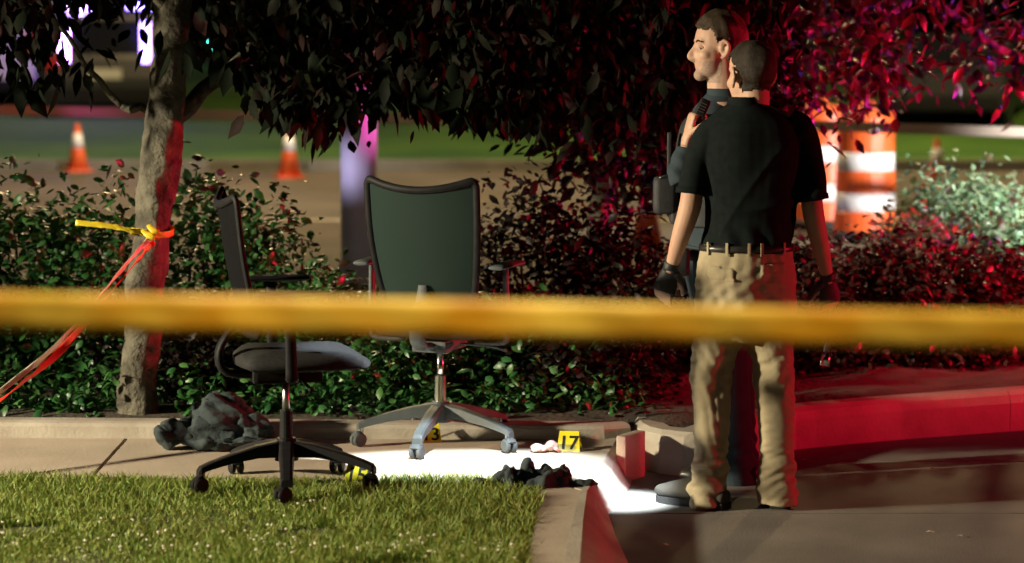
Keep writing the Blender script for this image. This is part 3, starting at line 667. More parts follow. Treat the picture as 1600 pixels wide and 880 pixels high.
# ================================================================== office chairs
def chair(label, loc, rz, base_rz, pl, base_m, back_m, seat_m, col_m, arm_m, back_lean=0.10):
    """faces +X locally; origin on the floor under the column"""
    t = empty('office_chair', loc, rz); tag(t, label, 'office chair')
    # five-star base
    hub = MB().tube([(0, 0, .10), (0, 0, .185)], [.045, .036], n=18, sub=1).build('hub', base_m, t, False)
    for k in range(5):
        a = base_rz + k * 2 * math.pi / 5; d = Vector((math.cos(a), math.sin(a), 0)); s = Vector((-d.y, d.x, 0)); V = []; Fc = []
        for q, (rr, zt, zb, w) in enumerate([(.02, .178, .115, .032), (.12, .163, .118, .029), (.22, .138, .104, .026), (.30, .113, .086, .024), (.338, .098, .074, .024), (.347, .085, .058, .022)]):
            for sx, z in ((-1, zb), (-.85, zt - .004), (-.5, zt), (.5, zt), (.85, zt - .004), (1, zb)):
                p = d * rr + s * (w * sx); V.append((p.x, p.y, z))
        for q in range(5):
            for j in range(6): Fc.append((q * 6 + j, q * 6 + (j + 1) % 6, (q + 1) * 6 + (j + 1) % 6, (q + 1) * 6 + j))
        Fc += [tuple(range(6)), tuple(range(35, 29, -1))]
        leg = MB().add(V, Fc).build('base_leg', base_m, t)
        # twin wheel caster
        ca = a + random.uniform(-1.2, 1.2); cd = Vector((math.cos(ca), math.sin(ca), 0)); cs = Vector((-cd.y, cd.x, 0)); pc = d * .325 + Vector((0, 0, .029)) + cd * .016
        mb = MB()
        for sgn in (-1, 1):
            mb.tube([pc + cs * sgn * .007, pc + cs * sgn * .012, pc + cs * sgn * .022, pc + cs * sgn * .026], [.024, .0285, .0285, .023], n=18, sub=1)
        c = mb.build('caster', pl, t)
        MB().tube([d * .325 + Vector((0, 0, .03)), d * .325 + Vector((0, 0, .085))], [.008, .008], n=8, sub=1).build('caster_stem', M['steel'], c)
        MB().tube([pc - cd * .028 + Vector((0, 0, .012)), pc + Vector((0, 0, .032)), pc + cd * .026 + Vector((0, 0, .016))], [(.018, .004)] * 3, n=8, side=cs, sub=3).build('caster_hood', pl, c)
    MB().tube([(0, 0, .17), (0, 0, .29)], [.026, .024], n=18, sub=1).build('column_sleeve', pl if col_m is M['steel'] else col_m, t)
    MB().tube([(0, 0, .25), (0, 0, .41)], [.0145, .0145], n=16, sub=1).build('gas_column', col_m, t, True)
    box('tilt_mechanism', (0.0, 0, .425), (.26, .15, .05), pl, t, None, .015)
    lv = MB().tube([(.05, -.05, .42), (.05, -.2, .415), (.06, -.27, .40)], [.006, .006, .009], n=8).build('lever', pl, t, True)
    # seat pad
    nu, nv = 20, 20; V = []; Fc = []
    for layer in (1, 0):
        for i in range(nu + 1):
            for j in range(nv + 1):
                u = i / nu * 2 - 1; v = j / nv * 2 - 1
                x = .255 * u * math.sqrt(1 - .28 * v * v); y = .255 * v * math.sqrt(1 - .28 * u * u); e = max(abs(u), abs(v)) ** 6
                z = (.535 - .035 * e - .012 * (1 - v * v) * (1 - u * u) - (.03 * max(0, u - .4) ** 2 * 3)) if layer else (.455 + .02 * e)
                V.append((x + .06, y, z))
    N = (nu + 1) * (nv + 1)
    for L in (0, 1):
        for i in range(nu):
            for j in range(nv):
                a = L * N + i * (nv + 1) + j; q = (a, a + 1, a + nv + 2, a + nv + 1); Fc.append(q if L == 0 else q[::-1])
    for i in range(nu):
        for j0 in (0, nv):
            a = i * (nv + 1) + j0; Fc.append((a, a + nv + 1, N + a + nv + 1, N + a))
    for j in range(nv):
        for i0 in (0, nu):
            a = i0 * (nv + 1) + j; Fc.append((a, a + 1, N + a + 1, N + a))
    MB().add(V, Fc).build('seat', seat_m, t, True)
    # backrest: curved mesh panel inside a frame, dipping top edge
    def bp(u, v):           # u -1..1 across, v 0..1 up
        wdt = (.19 + .045 * max(v, 0) ** 0.8 + .012 * math.sin(v * 3.1)); y = wdt * u
        z = .60 + .50 * v + (.045 * (u * u) - .028) * max(0, (v - .55) / .45) ** 2
        x = -.19 - back_lean * v * v * .9 + .045 * u * u + .035 * math.sin(v * math.pi) * -1 + .03
        return Vector((x, y, z))
    nu, nv = 22, 24; V = []; Fc = []
    for j in range(nv + 1):
        for i in range(nu + 1): V.append(bp(-.97 + 1.94 * i / nu, .02 + .96 * j / nv))
    for j in range(nv):
        for i in range(nu): Fc.append((j * (nu + 1) + i, j * (nu + 1) + i + 1, (j + 1) * (nu + 1) + i + 1, (j + 1) * (nu + 1) + i))
    bk = MB().add(V, Fc).build('backrest', back_m, t, True)
    rim = [bp(-1, v) for v in np.linspace(0.03, .95, 14)] + [bp(-.96, .99)] + [bp(u, 1) for u in np.linspace(-.9, .9, 13)] + [bp(.96, .99)] + [bp(1, v) for v in np.linspace(.95, .03, 14)] + [bp(.95, 0)] + [bp(u, -.01) for u in np.linspace(.85, -.85, 9)] + [bp(-.95, 0), bp(-1, .03)]
    MB().tube(rim, [(.011, .016)] * len(rim), n=8, sub=2, side=(1, 0, 0)).build('back_frame', M['blackplastic'], t, True)
    sp_ = [Vector((-.05, 0, .43)), Vector((-.22, 0, .44)), Vector((-.25, 0, .52)), bp(0, .03) + Vector((-.035, 0, 0)), bp(0, .10) + Vector((-.02, 0, 0)), bp(0, .17) + Vector((-.008, 0, 0))]
    MB().tube(sp_, [(.03, .016), (.035, .016), (.035, .016), (.03, .012), (.024, .010), (.02, .006)], n=10, side=(0, 1, 0)).build('back_spine', arm_m, t, True)
    for sgn in (-1, 1):
        y = .295 * sgn
        up = MB().tube([(.0, .16 * sgn, .44), (-.01, y * .95, .445), (-.015, y, .50), (-.02, y, .745)], [(.024, .012), (.024, .014), (.022, .014), (.018, .012)], n=10, side=(1, 0, 0)).build('armrest_post', arm_m, t, True)
        V, Fc = tube_data([(-.14, y, .757), (-.12, y, .759), (0, y, .761), (.11, y, .759), (.13, y, .755)], [(.026, .006), (.04, .012), (.042, .013), (.04, .012), (.024, .006)], n=16, side=(0, 1, 0), sub=3)
        MB().add(V, Fc).build('armrest', pl if arm_m is not M['greyplastic'] else arm_m, t, True)
    return t
c1 = G(446, 764, WZ)
chair('black office chair seen side-on, standing at the lawn edge with its base in the grass', (c1.x, c1.y + .06, WZ), R(12), R(47), M['blackplastic'], M['blackplastic'], M['meshblack'], M['blackfabric'], M['steel'], M['blackplastic'])
c2 = G(688, 697, WZ)
chair('grey mesh-backed office chair turned away, standing on the walk', (c2.x, c2.y + .02, WZ), R(70), R(42), M['greyplastic'], M['greyplastic'], M['meshgrey'], M['blackfabric'], M['chrome'], M['greyplastic'])

# ================================================================== evidence markers
def marker(num, p, rz, label, s=1.0):
    t = empty('evidence_marker', p, rz); tag(t, label, 'evidence marker', 'numbered yellow evidence markers'); t.scale = (s, s, s)
    w, h, d = .095, .078, .045; mb = MB(); th = .002
    for sg in (-1, 1):
        V = [(-w / 2, sg * d, 0), (w / 2, sg * d, 0), (w * .42, 0, h), (-w * .42, 0, h), (-w / 2, sg * (d - th * 1.3), 0), (w / 2, sg * (d - th * 1.3), 0), (w * .42, -sg * .0004, h - th), (-w * .42, -sg * .0004, h - th)]
        mb.add(V, [(0, 1, 2, 3), (7, 6, 5, 4), (0, 4, 5, 1), (1, 5, 6, 2), (0, 3, 7, 4)])
    mb.build('folded_card', M['marker'], t)
    cu = bpy.data.curves.new('numeral', 'FONT'); cu.body = num; cu.size = .082; cu.align_x = 'CENTER'; cu.extrude = .0004; cu.offset = .0015
    o = bpy.data.objects.new('tmp', cu); C.objects.link(o); dg = bpy.context.evaluated_depsgraph_get(); dg.update()
    me = bpy.data.meshes.new_from_object(o.evaluated_get(dg)); bpy.data.objects.remove(o)
    me.materials.clear(); n = link('numeral', me, M['ink'], t)
    a = math.atan2(h, d); n.location = (0, -d - .0012 + .012 * math.cos(a), .012 * math.sin(a) + .0004); n.rotation_euler = (a, 0, 0)
    return t
p = G(890, 706, WZ); marker('17', (p.x, p.y + .045, WZ), R(-8), 'yellow evidence marker reading 17 beside the pink cloth', 1.0)
p = G(671, 692, WZ); marker('13', (p.x, p.y + .045, WZ), R(10), 'yellow evidence marker half hidden behind a caster of the grey chair', .95)
p = G(559, 758, WZ); marker('15', (p.x, p.y + .05, WZ), R(-14), 'yellow evidence marker reading 15 under the black chair leg', 1.0)

# ================================================================== crumpled cloth
def cloth_heap(name, label, lumps, mt, seed, cat, amp=.012, group=None, vox=.0055):
    base = sum((Vector(l[0]) for l in lumps), Vector()) / len(lumps); base.z = WZ
    mb = MB()
    for c, r_ in lumps: mb.ell(c, [(r_[0], 0, 0), (0, r_[1], 0), (0, 0, r_[2])], 18, 12)
    me = mb.remesh(name, vox, 1); V = vco(me); N = vno(me)
    wp = V + .02 * np.stack([snoise(V, 20, seed + 5), snoise(V, 20, seed + 6), snoise(V, 20, seed + 7)], 1)
    rr_ = np.random.default_rng(seed); disp = np.zeros(len(V))
    for k, (fq, am) in enumerate([(7, 1.3), (8, 1.2), (11, .9), (15, .7), (19, .55), (27, .32), (38, .2)]):
        dv = rr_.normal(size=3); dv[2] *= .6; dv /= np.linalg.norm(dv); ph_ = wp @ dv * fq + .35 * snoise(V, 9, seed + 20 + k) + rr_.random()
        disp += am * (np.abs(ph_ - np.floor(ph_) - .5) * 4 - 1)
    V = V + N * (amp * .85 * disp)[:, None]
    V[:, 2] = np.maximum(V[:, 2], WZ + .001)
    setco(me, V); o = link(name, me, mt, None, True); o.location = (0, 0, 0)
    # origin at the base
    setco(me, V - np.array(base)); o.location = base
    tag(o, label, cat, group); return o
def L(px, py, Y, rx, ry, rz): return (P(px, py, Y), (rx, ry, rz))
cloth_heap('cloth_heap', 'tall crumpled slate-grey cloth heap on the walk behind the black chair',
           [L(345, 660, 10.45, .14, .12, .09), L(350, 635, 10.47, .085, .08, .065), L(320, 668, 10.42, .11, .1, .06), L(390, 672, 10.42, .10, .1, .07), L(402, 690, 10.38, .07, .08, .03), L(355, 688, 10.34, .16, .09, .035)], M['slatecloth'], 3, 'cloth', .014)
cloth_heap('cloth_bundle', 'small dark round cloth bundle left of the slate cloth heap', [L(268, 680, 10.36, .072, .07, .045), L(262, 672, 10.38, .05, .05, .04), L(292, 686, 10.36, .05, .05, .025)], M['darkcloth'], 8, 'cloth', .010)
jk = cloth_heap('dropped_jacket', 'dark crumpled jacket lying across the walk edge beside the lawn',
           [L(800, 754, 9.60, .055, .06, .055), L(785, 764, 9.57, .08, .05, .035), L(860, 756, 9.60, .075, .06, .055), L(878, 766, 9.56, .09, .06, .035), L(835, 757, 9.60, .07, .05, .05), L(822, 752, 9.63, .04, .05, .05), L(845, 768, 9.53, .06, .05, .03), L(810, 768, 9.54, .07, .04, .03), L(752, 764, 9.60, .05, .05, .026), L(905, 772, 9.55, .04, .05, .02)], M['darkcloth'], 12, 'jacket', .012)
jk.scale = (1.12, 1, 1.4)
cloth_heap('pink_cloth', 'small crumpled pink and white cloth left of marker 17', [L(845, 702, 10.28, .032, .03, .016), L(862, 697, 10.30, .03, .03, .022), L(872, 704, 10.27, .02, .02, .012), L(836, 700, 10.3, .02, .02, .012)], M['pinkcloth'], 21, 'cloth', .006, vox=.004)

# ================================================================== tapes
def ribbon(name, pts, width, mt, label, twist=None, cat='barrier tape', seed=0, wob=.1, sub=10, updir=(0, 0, 1)):
    c = crom([list(p) for p in pts], sub); n = len(c); V = []; Fc = []; r = np.random.default_rng(seed)
    ph = r.uniform(0, 6.28, 6); K = 5
    for i, p in enumerate(c):
        s = i / (n - 1); a = c[max(i - 1, 0)]; b = c[min(i + 1, n - 1)]; d = (b - a) / (np.linalg.norm(b - a) + 1e-9)
        up = np.array(updir, float); up -= d * up.dot(d); up /= np.linalg.norm(up); sd = np.cross(d, up)
        ang = (twist(s) if twist else 0) + wob * (math.sin(s * 31 + ph[0]) + .7 * math.sin(s * 67 + ph[1]))
        w = up * math.cos(ang) + sd * math.sin(ang); nn = np.cross(d, w)
        for k in range(K):
            q = k / (K - 1) - .5
            V.append(p + w * width * q + nn * width * .10 * wob * 4 * math.sin(q * 6.0 + s * 90 + ph[2]) * (1 if 0 < i < n - 1 else 0))
    for i in range(n - 1):
        for k in range(K - 1): Fc.append((i * K + k, i * K + k + 1, (i + 1) * K + k + 1, (i + 1) * K + k))
    base = Vector(V[0]); V = [Vector(v) - base for v in V]
    o = link(name, pm(name, V, Fc), mt, None, True); o.location = base
    m = o.modifiers.new('thickness', 'SOLIDIFY'); m.thickness = .0006
    if label: tag(o, label, cat)
    return o
FY = 4.0
ribbon('barrier_tape', [P(-400, 470, FY), P(0, 486, FY), P(400, 493, FY), P(800, 500, FY + .02), P(1200, 510, FY), P(1600, 517, FY), P(2000, 521, FY)], .060, M['tape'], 'yellow-orange barrier tape stretched blurred across the whole foreground', lambda s: .06 * math.sin(s * 11), seed=2, wob=.05, sub=16)
TB = 19.0
ribbon('barrier_tape', [P(-300, 165, TB), P(100, 174, TB), P(500, 183, TB), P(900, 190, TB), P(1290, 197, TB), P(1600, 207, TB), P(1900, 214, TB)], .078, M['tape_pale'], 'pale barrier tape stretched far behind, in front of the orange drums', None, seed=5, wob=.06)
# tape tied round the trunk
tk = empty('tied_tape', P(236, 365, TY)); tag(tk, 'bright yellow tape knotted round the tree trunk with a loose end', 'barrier tape')
tr = 0.092
loop = [Vector((P(238, 362, TY).x + tr * math.cos(a) * 1.0, TY + tr * math.sin(a), P(238, 362, TY).z + .008 * math.sin(2 * a))) for a in np.linspace(0, 2 * math.pi, 15)]
reparent(ribbon('band', loop, .028, M['tape_yel'], None, lambda s: .1, seed=3, wob=.15, sub=4), tk)
reparent(ribbon('loose_end', [P(228, 366, TY - .10), P(205, 360, TY - .13), P(170, 353, TY - .14), P(118, 348, TY - .15)], .026, M['tape_yel'], None, lambda s: 1.2 - .9 * s, seed=4, wob=.2, sub=8), tk)
mb = MB()
for q, (a, b) in enumerate([((222, 360), (248, 372)), ((246, 358), (226, 380)), ((232, 352), (252, 366))]):
    mb.tube([P(*a, TY - .10), P((a[0] + b[0]) / 2, (a[1] + b[1]) / 2 + 3, TY - .125), P(*b, TY - .10)], [(.011, .005), (.016, .007), (.010, .004)], n=8)
reparent(mb.build('knot', M['tape_yel'], None, True), tk)
st = empty('striped_tape', P(0, 620, 10.0)); tag(st, 'red and white twisted tape running from the trunk down to the left', 'barrier tape')
line = [P(240, 372, TY - .11), P(222, 395, TY - .18), P(165, 462, 10.6), P(90, 548, 10.3), P(0, 622, 10.0), P(-140, 740, 9.5)]
off = Vector((.0, 0, .018))
reparent(ribbon('red_strip', [p - off * .6 for p in line], .034, M['tape_red'], None, lambda s: .2 + 2.0 * math.sin(s * 5), seed=6, wob=.15), st)
reparent(ribbon('white_strip', [p + off * min(1, i) + Vector((-.008, -.006, .0)) for i, p in enumerate(line)], .022, M['tape_white'], None, lambda s: .6 * math.sin(s * 9 + 1), seed=7, wob=.2), st)

# ================================================================== cones and drums
def lathe(prof, n=28):
    V = []; Fc = []
    for r_, z in prof:
        for k in range(n): a = 2 * math.pi * k / n; V.append((r_ * math.cos(a), r_ * math.sin(a), z))
    for i in range(len(prof) - 1):
        for k in range(n): Fc.append((i * n + k, i * n + (k + 1) % n, (i + 1) * n + (k + 1) % n, (i + 1) * n + k))
    Fc += [tuple(range(n - 1, -1, -1)), tuple((len(prof) - 1) * n + k for k in range(n))]
    return V, Fc
def cone(px, py_base, h, label, Y=None):
    p = G(px, py_base, -.01) if Y is None else Vector((P(px, 440, Y).x, Y, -.01))
    t = empty('traffic_cone', p, random.uniform(0, 1)); tag(t, label, 'traffic cone', 'orange traffic cones on the road'); r0 = h * .215
    box('base', (0, 0, .012), (h * .52, h * .52, .024), M['orange'], t, None, .008)
    f = lambda q: r0 * (1 - q) + .022 * q
    MB().add(*lathe([(f(0), .022), (f(.5), h * .5), (f(1), h - .01), (f(1) * .7, h)])).build('cone_body', M['orange'], t, True)
    MB().add(*lathe([(f(.5) + .004, h * .5), (f(.8) + .004, h * .8)])).build('reflective_collar', M['reflect'], t, True)
    return t
cone(122, 268, .58, 'orange cone with white collar left of the tree trunk'); cone(452, 278, .62, 'orange cone with white collar on the road above the black chair')
cone(1463, 294, .55, 'orange cone with dim collar right of the drums'); cone(1011, 392, .62, 'brightly lit cone half hidden left of the uniformed person', None)
def drum(px, Y, label):
    p = Vector((P(px, 440, Y).x, Y, -.01)); t = empty('traffic_drum', p, random.uniform(0, 3)); t.scale = (1, 1, 1.17); tag(t, label, 'traffic drum', 'orange traffic drums by the road')
    MB().add(*lathe([(.32, 0), (.32, .05), (.30, .065), (.27, .07)])).build('rubber_base', M['rubber'], t, True)
    prof = []; zs = [.05, .20, .21, .345, .355, .49, .50, .635, .645, .80, .88, .93]; rs = [.265, .26, .25, .245, .255, .245, .24, .235, .24, .235, .232, .20]
    MB().add(*lathe(list(zip(rs, zs)))).build('drum_body', M['orange'], t, False)
    for z0, z1, r_ in ((.212, .343, .2495), (.502, .633, .2405)): MB().add(*lathe([(r_ + .0035, z0), (r_ + .0005, z1)], 32)).build('reflective_band', M['reflect'], t, True)
    MB().tube([(-.09, 0, .925), (-.085, 0, .975), (0, 0, .99), (.085, 0, .975), (.09, 0, .925)], [(.02, .012)] * 5, n=8, side=(0, 1, 0)).build('handle', M['orange'], t, True)
    return t
drum(1350, 21.6, 'orange and white traffic drum standing clear right of the persons'); drum(1283, 22.8, 'orange drum partly hidden behind the right arm of the person in khaki')

# ================================================================== lamp post lit by the beacons
lp = empty('lamp_post', (P(562, 440, 17.6).x, 17.6, 0)); tag(lp, 'smooth pale lamp post glowing purple and white behind the grey chair', 'lamp post')
MB().add(*lathe([(.19, -.02), (.19, .12), (.16, .16), (.128, .20), (.122, 3.0), (.10, 7.2), (.09, 7.3)], 32)).build('pole', M['polewhite'], lp, True)
MB().tube([(0, 0, 7.1), (0, .5, 7.5), (0, 1.8, 7.7), (0, 2.6, 7.7)], [.06, .05, .045, .045], n=12).build('lamp_arm', M['polewhite'], lp, True)
hd = MB().tube([(0, 2.4, 7.72), (0, 2.7, 7.72), (0, 3.1, 7.72), (0, 3.25, 7.71)], [(.08, .05), (.16, .08), (.16, .07), (.08, .04)], n=14, side=(1, 0, 0)).build('lamp_head', M['polewhite'], lp, True)
lamp('purple_beacon', 'SPOT', (-4.6, 13.6, 1.4), 1200, (0.70, 0.60, 1.0), .1, (P(562, 262, 17.6)), 5.0, .9)
lamp('magenta_beacon', 'SPOT', (3.5, 15.2, 1.3), 1700, (1.0, 0.10, 0.55), .1, (P(562, 180, 17.6)), 7, .9)

# ================================================================== vehicles
def vehicle(name, label, cat, loc, rz, paint, prof, w, wheels, lights=None, bar=None):
    """side profile (x, z) extruded across y with tumblehome; front is +x"""
    t = empty(name, loc, rz); tag(t, label, cat)
    body, roofz = prof; n = len(body); V = []; Fc = []
    zb = max(z for x, z in body); rows = [(-1, .0), (-.94, .05), (.94, .05), (1, .0)]
    for s, inset in ((-1, 1), (-.93, 0), (.93, 0), (1, 1)):
        for x, z in body:
            tum = max(0, (z - roofz) / (zb - roofz + 1e-6)) * .16
            V.append((x - (.03 * (1 if x > 0 else -1) if inset else 0), s * w / 2 * (1 - tum), z - (.02 if inset and z > .5 else 0)))
    for r_ in range(3):
        for k in range(n): Fc.append((r_ * n + k, r_ * n + (k + 1) % n, (r_ + 1) * n + (k + 1) % n, (r_ + 1) * n + k))
    Fc += [tuple(range(n)), tuple(range(4 * n - 1, 3 * n - 1, -1))]
    MB().add(V, Fc).build('body', paint, t)
    for x in wheels:
        for s in (-1, 1):
            y = s * (w / 2 - .10)
            wv, wf = tube_data([(x, y - .11, .34), (x, y - .09, .34), (x, y + .09, .34), (x, y + .11, .34)], [.30, .345, .345, .30], n=22, sub=1)
            wh = MB().add(wv, wf).build('wheel', M['rubber'], t)
            MB().tube([(x, y + s * .10, .34), (x, y + s * .122, .34)], [.21, .17], n=18, sub=1).build('rim', M['steel'], wh)
    return t
def pane(t, name, pts, mt): return link(name, pm(name, pts, [tuple(range(len(pts)))]), mt, t)
suv = [(-2.4, .35), (-2.42, .75), (-2.38, 1.05), (-2.2, 1.72), (-2.0, 1.82), (.35, 1.80), (.55, 1.74), (1.15, 1.16), (2.2, 1.02), (2.42, .85), (2.45, .4)]
VY = 42.0
def ground_z(y): return 0.06 + 1.5 * max(0, (y - 31.2) / 32) ** 1.4
pv = vehicle('police_vehicle', 'dark police vehicle far left with purple and blue roof lights behind the leaves', 'police car', (P(182, 440, VY).x, VY, ground_z(VY)-.25), R(96), M['cardark'], (suv, 1.08), 1.95, (-1.45, 1.45))
for s in (-1, 1):
    pane(pv, 'side_window', [(-1.9, s * .957, 1.14), (.7, s * .957, 1.14), (.32, s * .862, 1.68), (-1.85, s * .862, 1.68)], M['glass'])
    box('tail_light', (-2.40, s * .80, .98), (.06, .2, .26), M['redlamp'], pv, None, .01)
    box('beacon', (-.3, s * .46, 1.90), (.34, .42, .16), M['purplelamp'] if s > 0 else M['bluelamp'], pv, None, .03)
pane(pv, 'rear_window', [(-2.372, -.72, 1.12), (-2.372, .72, 1.12), (-2.232, .66, 1.64), (-2.232, -.66, 1.64)], M['glass'])
for s in (-1, 1): box('streak_glow', (-2.36, s * .62, 1.30), (.06, .14, .62), M['purplelamp'] if s > 0 else M['bluelamp'], pv, None, .02)  # added glowing strips imitating the streak of light down the body
box('light_bar', (-.3, 0, 1.86), (.3, 1.3, .07), M['blackplastic'], pv, None, .02); box('number_plate', (-2.43, 0, .82), (.02, .5, .16), M['plate'], pv); box('bumper', (-2.44, 0, .5), (.14, 1.8, .22), M['blackplastic'], pv, None, .04)
lamp('roof_light_glow', 'POINT', (P(150, 440, VY).x, VY - 1.6, 2.9), 260, (0.45, 0.25, 1.0), .1)
vb = [(-2.7, .4), (-2.72, 2.55), (-2.62, 2.62), (1.2, 2.62), (1.5, 2.5), (2.1, 1.5), (2.7, 1.2), (2.8, .9), (2.8, .4)]
van = vehicle('white_van', 'white van parked rear-on beyond the far tape at the left edge', 'van', (P(15, 440, 44).x, 44, ground_z(44)-.25), R(90), M['carwhite'], (vb, 1.4), 2.1, (-1.7, 1.8))
for s in (-1, 1):
    pane(van, 'rear_window', [(-2.732, s * .12, 1.55), (-2.732, s * .85, 1.55), (-2.738, s * .80, 2.2), (-2.738, s * .12, 2.2)], M['glass'])
    box('tail_light', (-2.73, s * .95, 1.2), (.05, .12, .4), M['redlamp'], van, None, .01)
    box('door_handle', (-2.74, s * .08, 1.3), (.04, .03, .16), M['blackplastic'], van, None, .008)
box('bumper', (-2.76, 0, .5), (.14, 2.0, .2), M['blackplastic'], van, None, .04); box('number_plate', (-2.75, 0, .8), (.02, .5, .15), M['plate'], van)
sed = [(-2.2, .32), (-2.25, .7), (-2.15, .92), (-1.6, .98), (-1.0, 1.36), (-.5, 1.44), (.3, 1.42), (1.05, .98), (2.0, .84), (2.22, .66), (2.22, .32)]
cy = 38.0
car = vehicle('parked_car', 'dark car at upper right with two small amber lights glowing', 'car', (P(1475, 440, cy).x + .6, cy + 2.1, ground_z(cy)-.1), R(-108), M['cardark'], (sed, .95), 1.8, (-1.35, 1.35))
for s in (-1, 1):
    box('headlight', (2.17, s * .30, .62), (.08, .12, .09), M['amberlamp'], car, None, .02)
    pane(car, 'side_window', [(-1.0, s * .887, 1.02), (.85, s * .887, 1.02), (.25, s * .80, 1.34), (-.8, s * .80, 1.34)], M['glass'])
pane(car, 'windscreen', [(1.02, -.7, 1.02), (1.02, .7, 1.02), (.38, .64, 1.39), (.38, -.64, 1.39)], M['glass'])
box('bumper', (2.22, 0, .45), (.1, 1.7, .2), M['blackplastic'], car, None, .03)
ts = empty('traffic_signal', (P(325, 440, 52).x, 52, .6)); tag(ts, 'small far traffic signal glowing green right of the trunk', 'traffic signal')
MB().tube([(0, 0, 0), (0, 0, 1.4)], [.06, .05], n=10, sub=1).build('post', M['steel'], ts)
box('signal_head', (0, 0, .62), (.34, .22, .75), M['blackplastic'], ts, None, .03)
for i, (z, m_) in enumerate(((.86, 'redlamp'), (.62, 'greenlamp'), (.40, 'rubber'))): MB().tube([(.03, -.10, z), (.03, -.135, z)], [.085, .08], n=16, sub=1).build('lens', M[m_], ts)

# ================================================================== people
def head_parts(mb, c, f, u, s=1.0, neck_to=None, neck_r=.055):
    """head built round its centre c (eye line), f forward, u up"""
    f = Vector(f).normalized(); u = (Vector(u) - f * Vector(u).dot(f)).normalized(); l = u.cross(f)
    def q(a, b, d): return Vector(c) + (f * a + l * b + u * d) * s
    def E(a, b, d, ra, rb, rd): mb.ell(q(a, b, d), [f * ra * s, l * rb * s, u * rd * s], 20, 14)
    E(-.010, 0, .040, .100, .078, .088)          # cranium
    E(.030, 0, -.020, .068, .066, .085)          # face
    E(.030, 0, -.068, .058, .056, .050)          # jaw
    E(.070, 0, -.100, .026, .030, .024)          # chin
    E(.070, 0, .032, .022, .050, .020)           # brow
    E(.055, .045, -.022, .028, .020, .022); E(.055, -.045, -.022, .028, .020, .022)   # cheek bones
    mb.tube([q(.080, 0, .024), q(.094, 0, .0), q(.112, 0, -.028), q(.092, 0, -.040)], [.010 * s, .0115 * s, .0125 * s, .012 * s], n=10)
    E(.098, .012, -.033, .010, .008, .008); E(.098, -.012, -.033, .010, .008, .008)
    E(.083, 0, -.060, .010, .022, .006); E(.081, 0, -.071, .010, .020, .007)         # lips
    for sg in (-1, 1):
        mb.tube([q(.006, sg * .078, .030), q(-.014, sg * .090, .028), q(-.022, sg * .092, .0), q(-.008, sg * .087, -.028), q(.006, sg * .078, -.038)], [(.008 * s, .007 * s)] * 5, n=8)
        E(.0, sg * .077, -.004, .014, .007, .022)
    if neck_to is not None:
        mb.tube([q(-.012, 0, -.03), q(-.018, 0, -.095), Vector(neck_to)], [neck_r * s, neck_r * s * .98, neck_r * s * 1.12], n=18)
    return q, f, l, u
def local(V, c, f, l, u, s):
    d = (V - np.array(c)) / s; return d @ np.array(f), d @ np.array(l), d @ np.array(u)
def eye_sockets(me, c, f, l, u, s):
    V = vco(me); a, b, d = local(V, c, f, l, u, s)
    for sg in (-1, 1):
        g = np.exp(-(((b - sg * .032) / .016) ** 2 + ((d - .004) / .011) ** 2)) * (a > .04)
        V = V - np.array(f)[None] * (g * .015 * s)[:, None]
    setco(me, V)
def hand_parts(mb, wrist, d, palm_n, s=1.0, curl=.4, thumb_side=1, r=.0088, spread=.09, curls=None):
    """wrist -> fingers along d, palm facing palm_n; five separate unequal fingers"""
    d = Vector(d).normalized(); n = (Vector(palm_n) - d * Vector(palm_n).dot(d)).normalized(); a = d.cross(n)
    w = Vector(wrist); side = a * thumb_side
    mb.tube([w - d * .03 * s, w + d * .01 * s, w + d * .05 * s, w + d * .088 * s, w + d * .098 * s], [(.026 * s, .020 * s), (.030 * s, .018 * s), (.042 * s, .017 * s), (.043 * s, .014 * s), (.036 * s, .010 * s)], n=16, side=tuple(side))
    for i, (off, ln) in enumerate([(.031, .070), (.0105, .078), (-.0105, .072), (-.031, .056)]):
        cu = (curls[i] if curls else curl + .08 * i); p = w + side * off * s + d * .084 * s
        dirv = (d + side * off * spread * 20 * .1).normalized(); pts = [p]; rad = [r * s * 1.1]
        ang = 0
        for k, fr in enumerate((.42, .32, .26)):
            ang += cu * (1.0 if k == 0 else 1.15)
            v = dirv * math.cos(ang) + n * math.sin(ang); pts.append(pts[-1] + v * ln * fr * s); rad.append(r * s * (1.0 - .08 * (k + 1)))
        mb.tube(pts, rad, n=10, sub=4)
    p = w + side * .026 * s + d * .018 * s
    mb.tube([p, p + (side * .75 + d * .6 + n * .3).normalized() * .040 * s, p + (side * .55 + d * .75 + n * .5).normalized() * .072 * s, p + (side * .42 + d * .8 + n * .7).normalized() * .092 * s], [r * s * 1.5, r * s * 1.25, r * s * 1.05, r * s * .8], n=10)
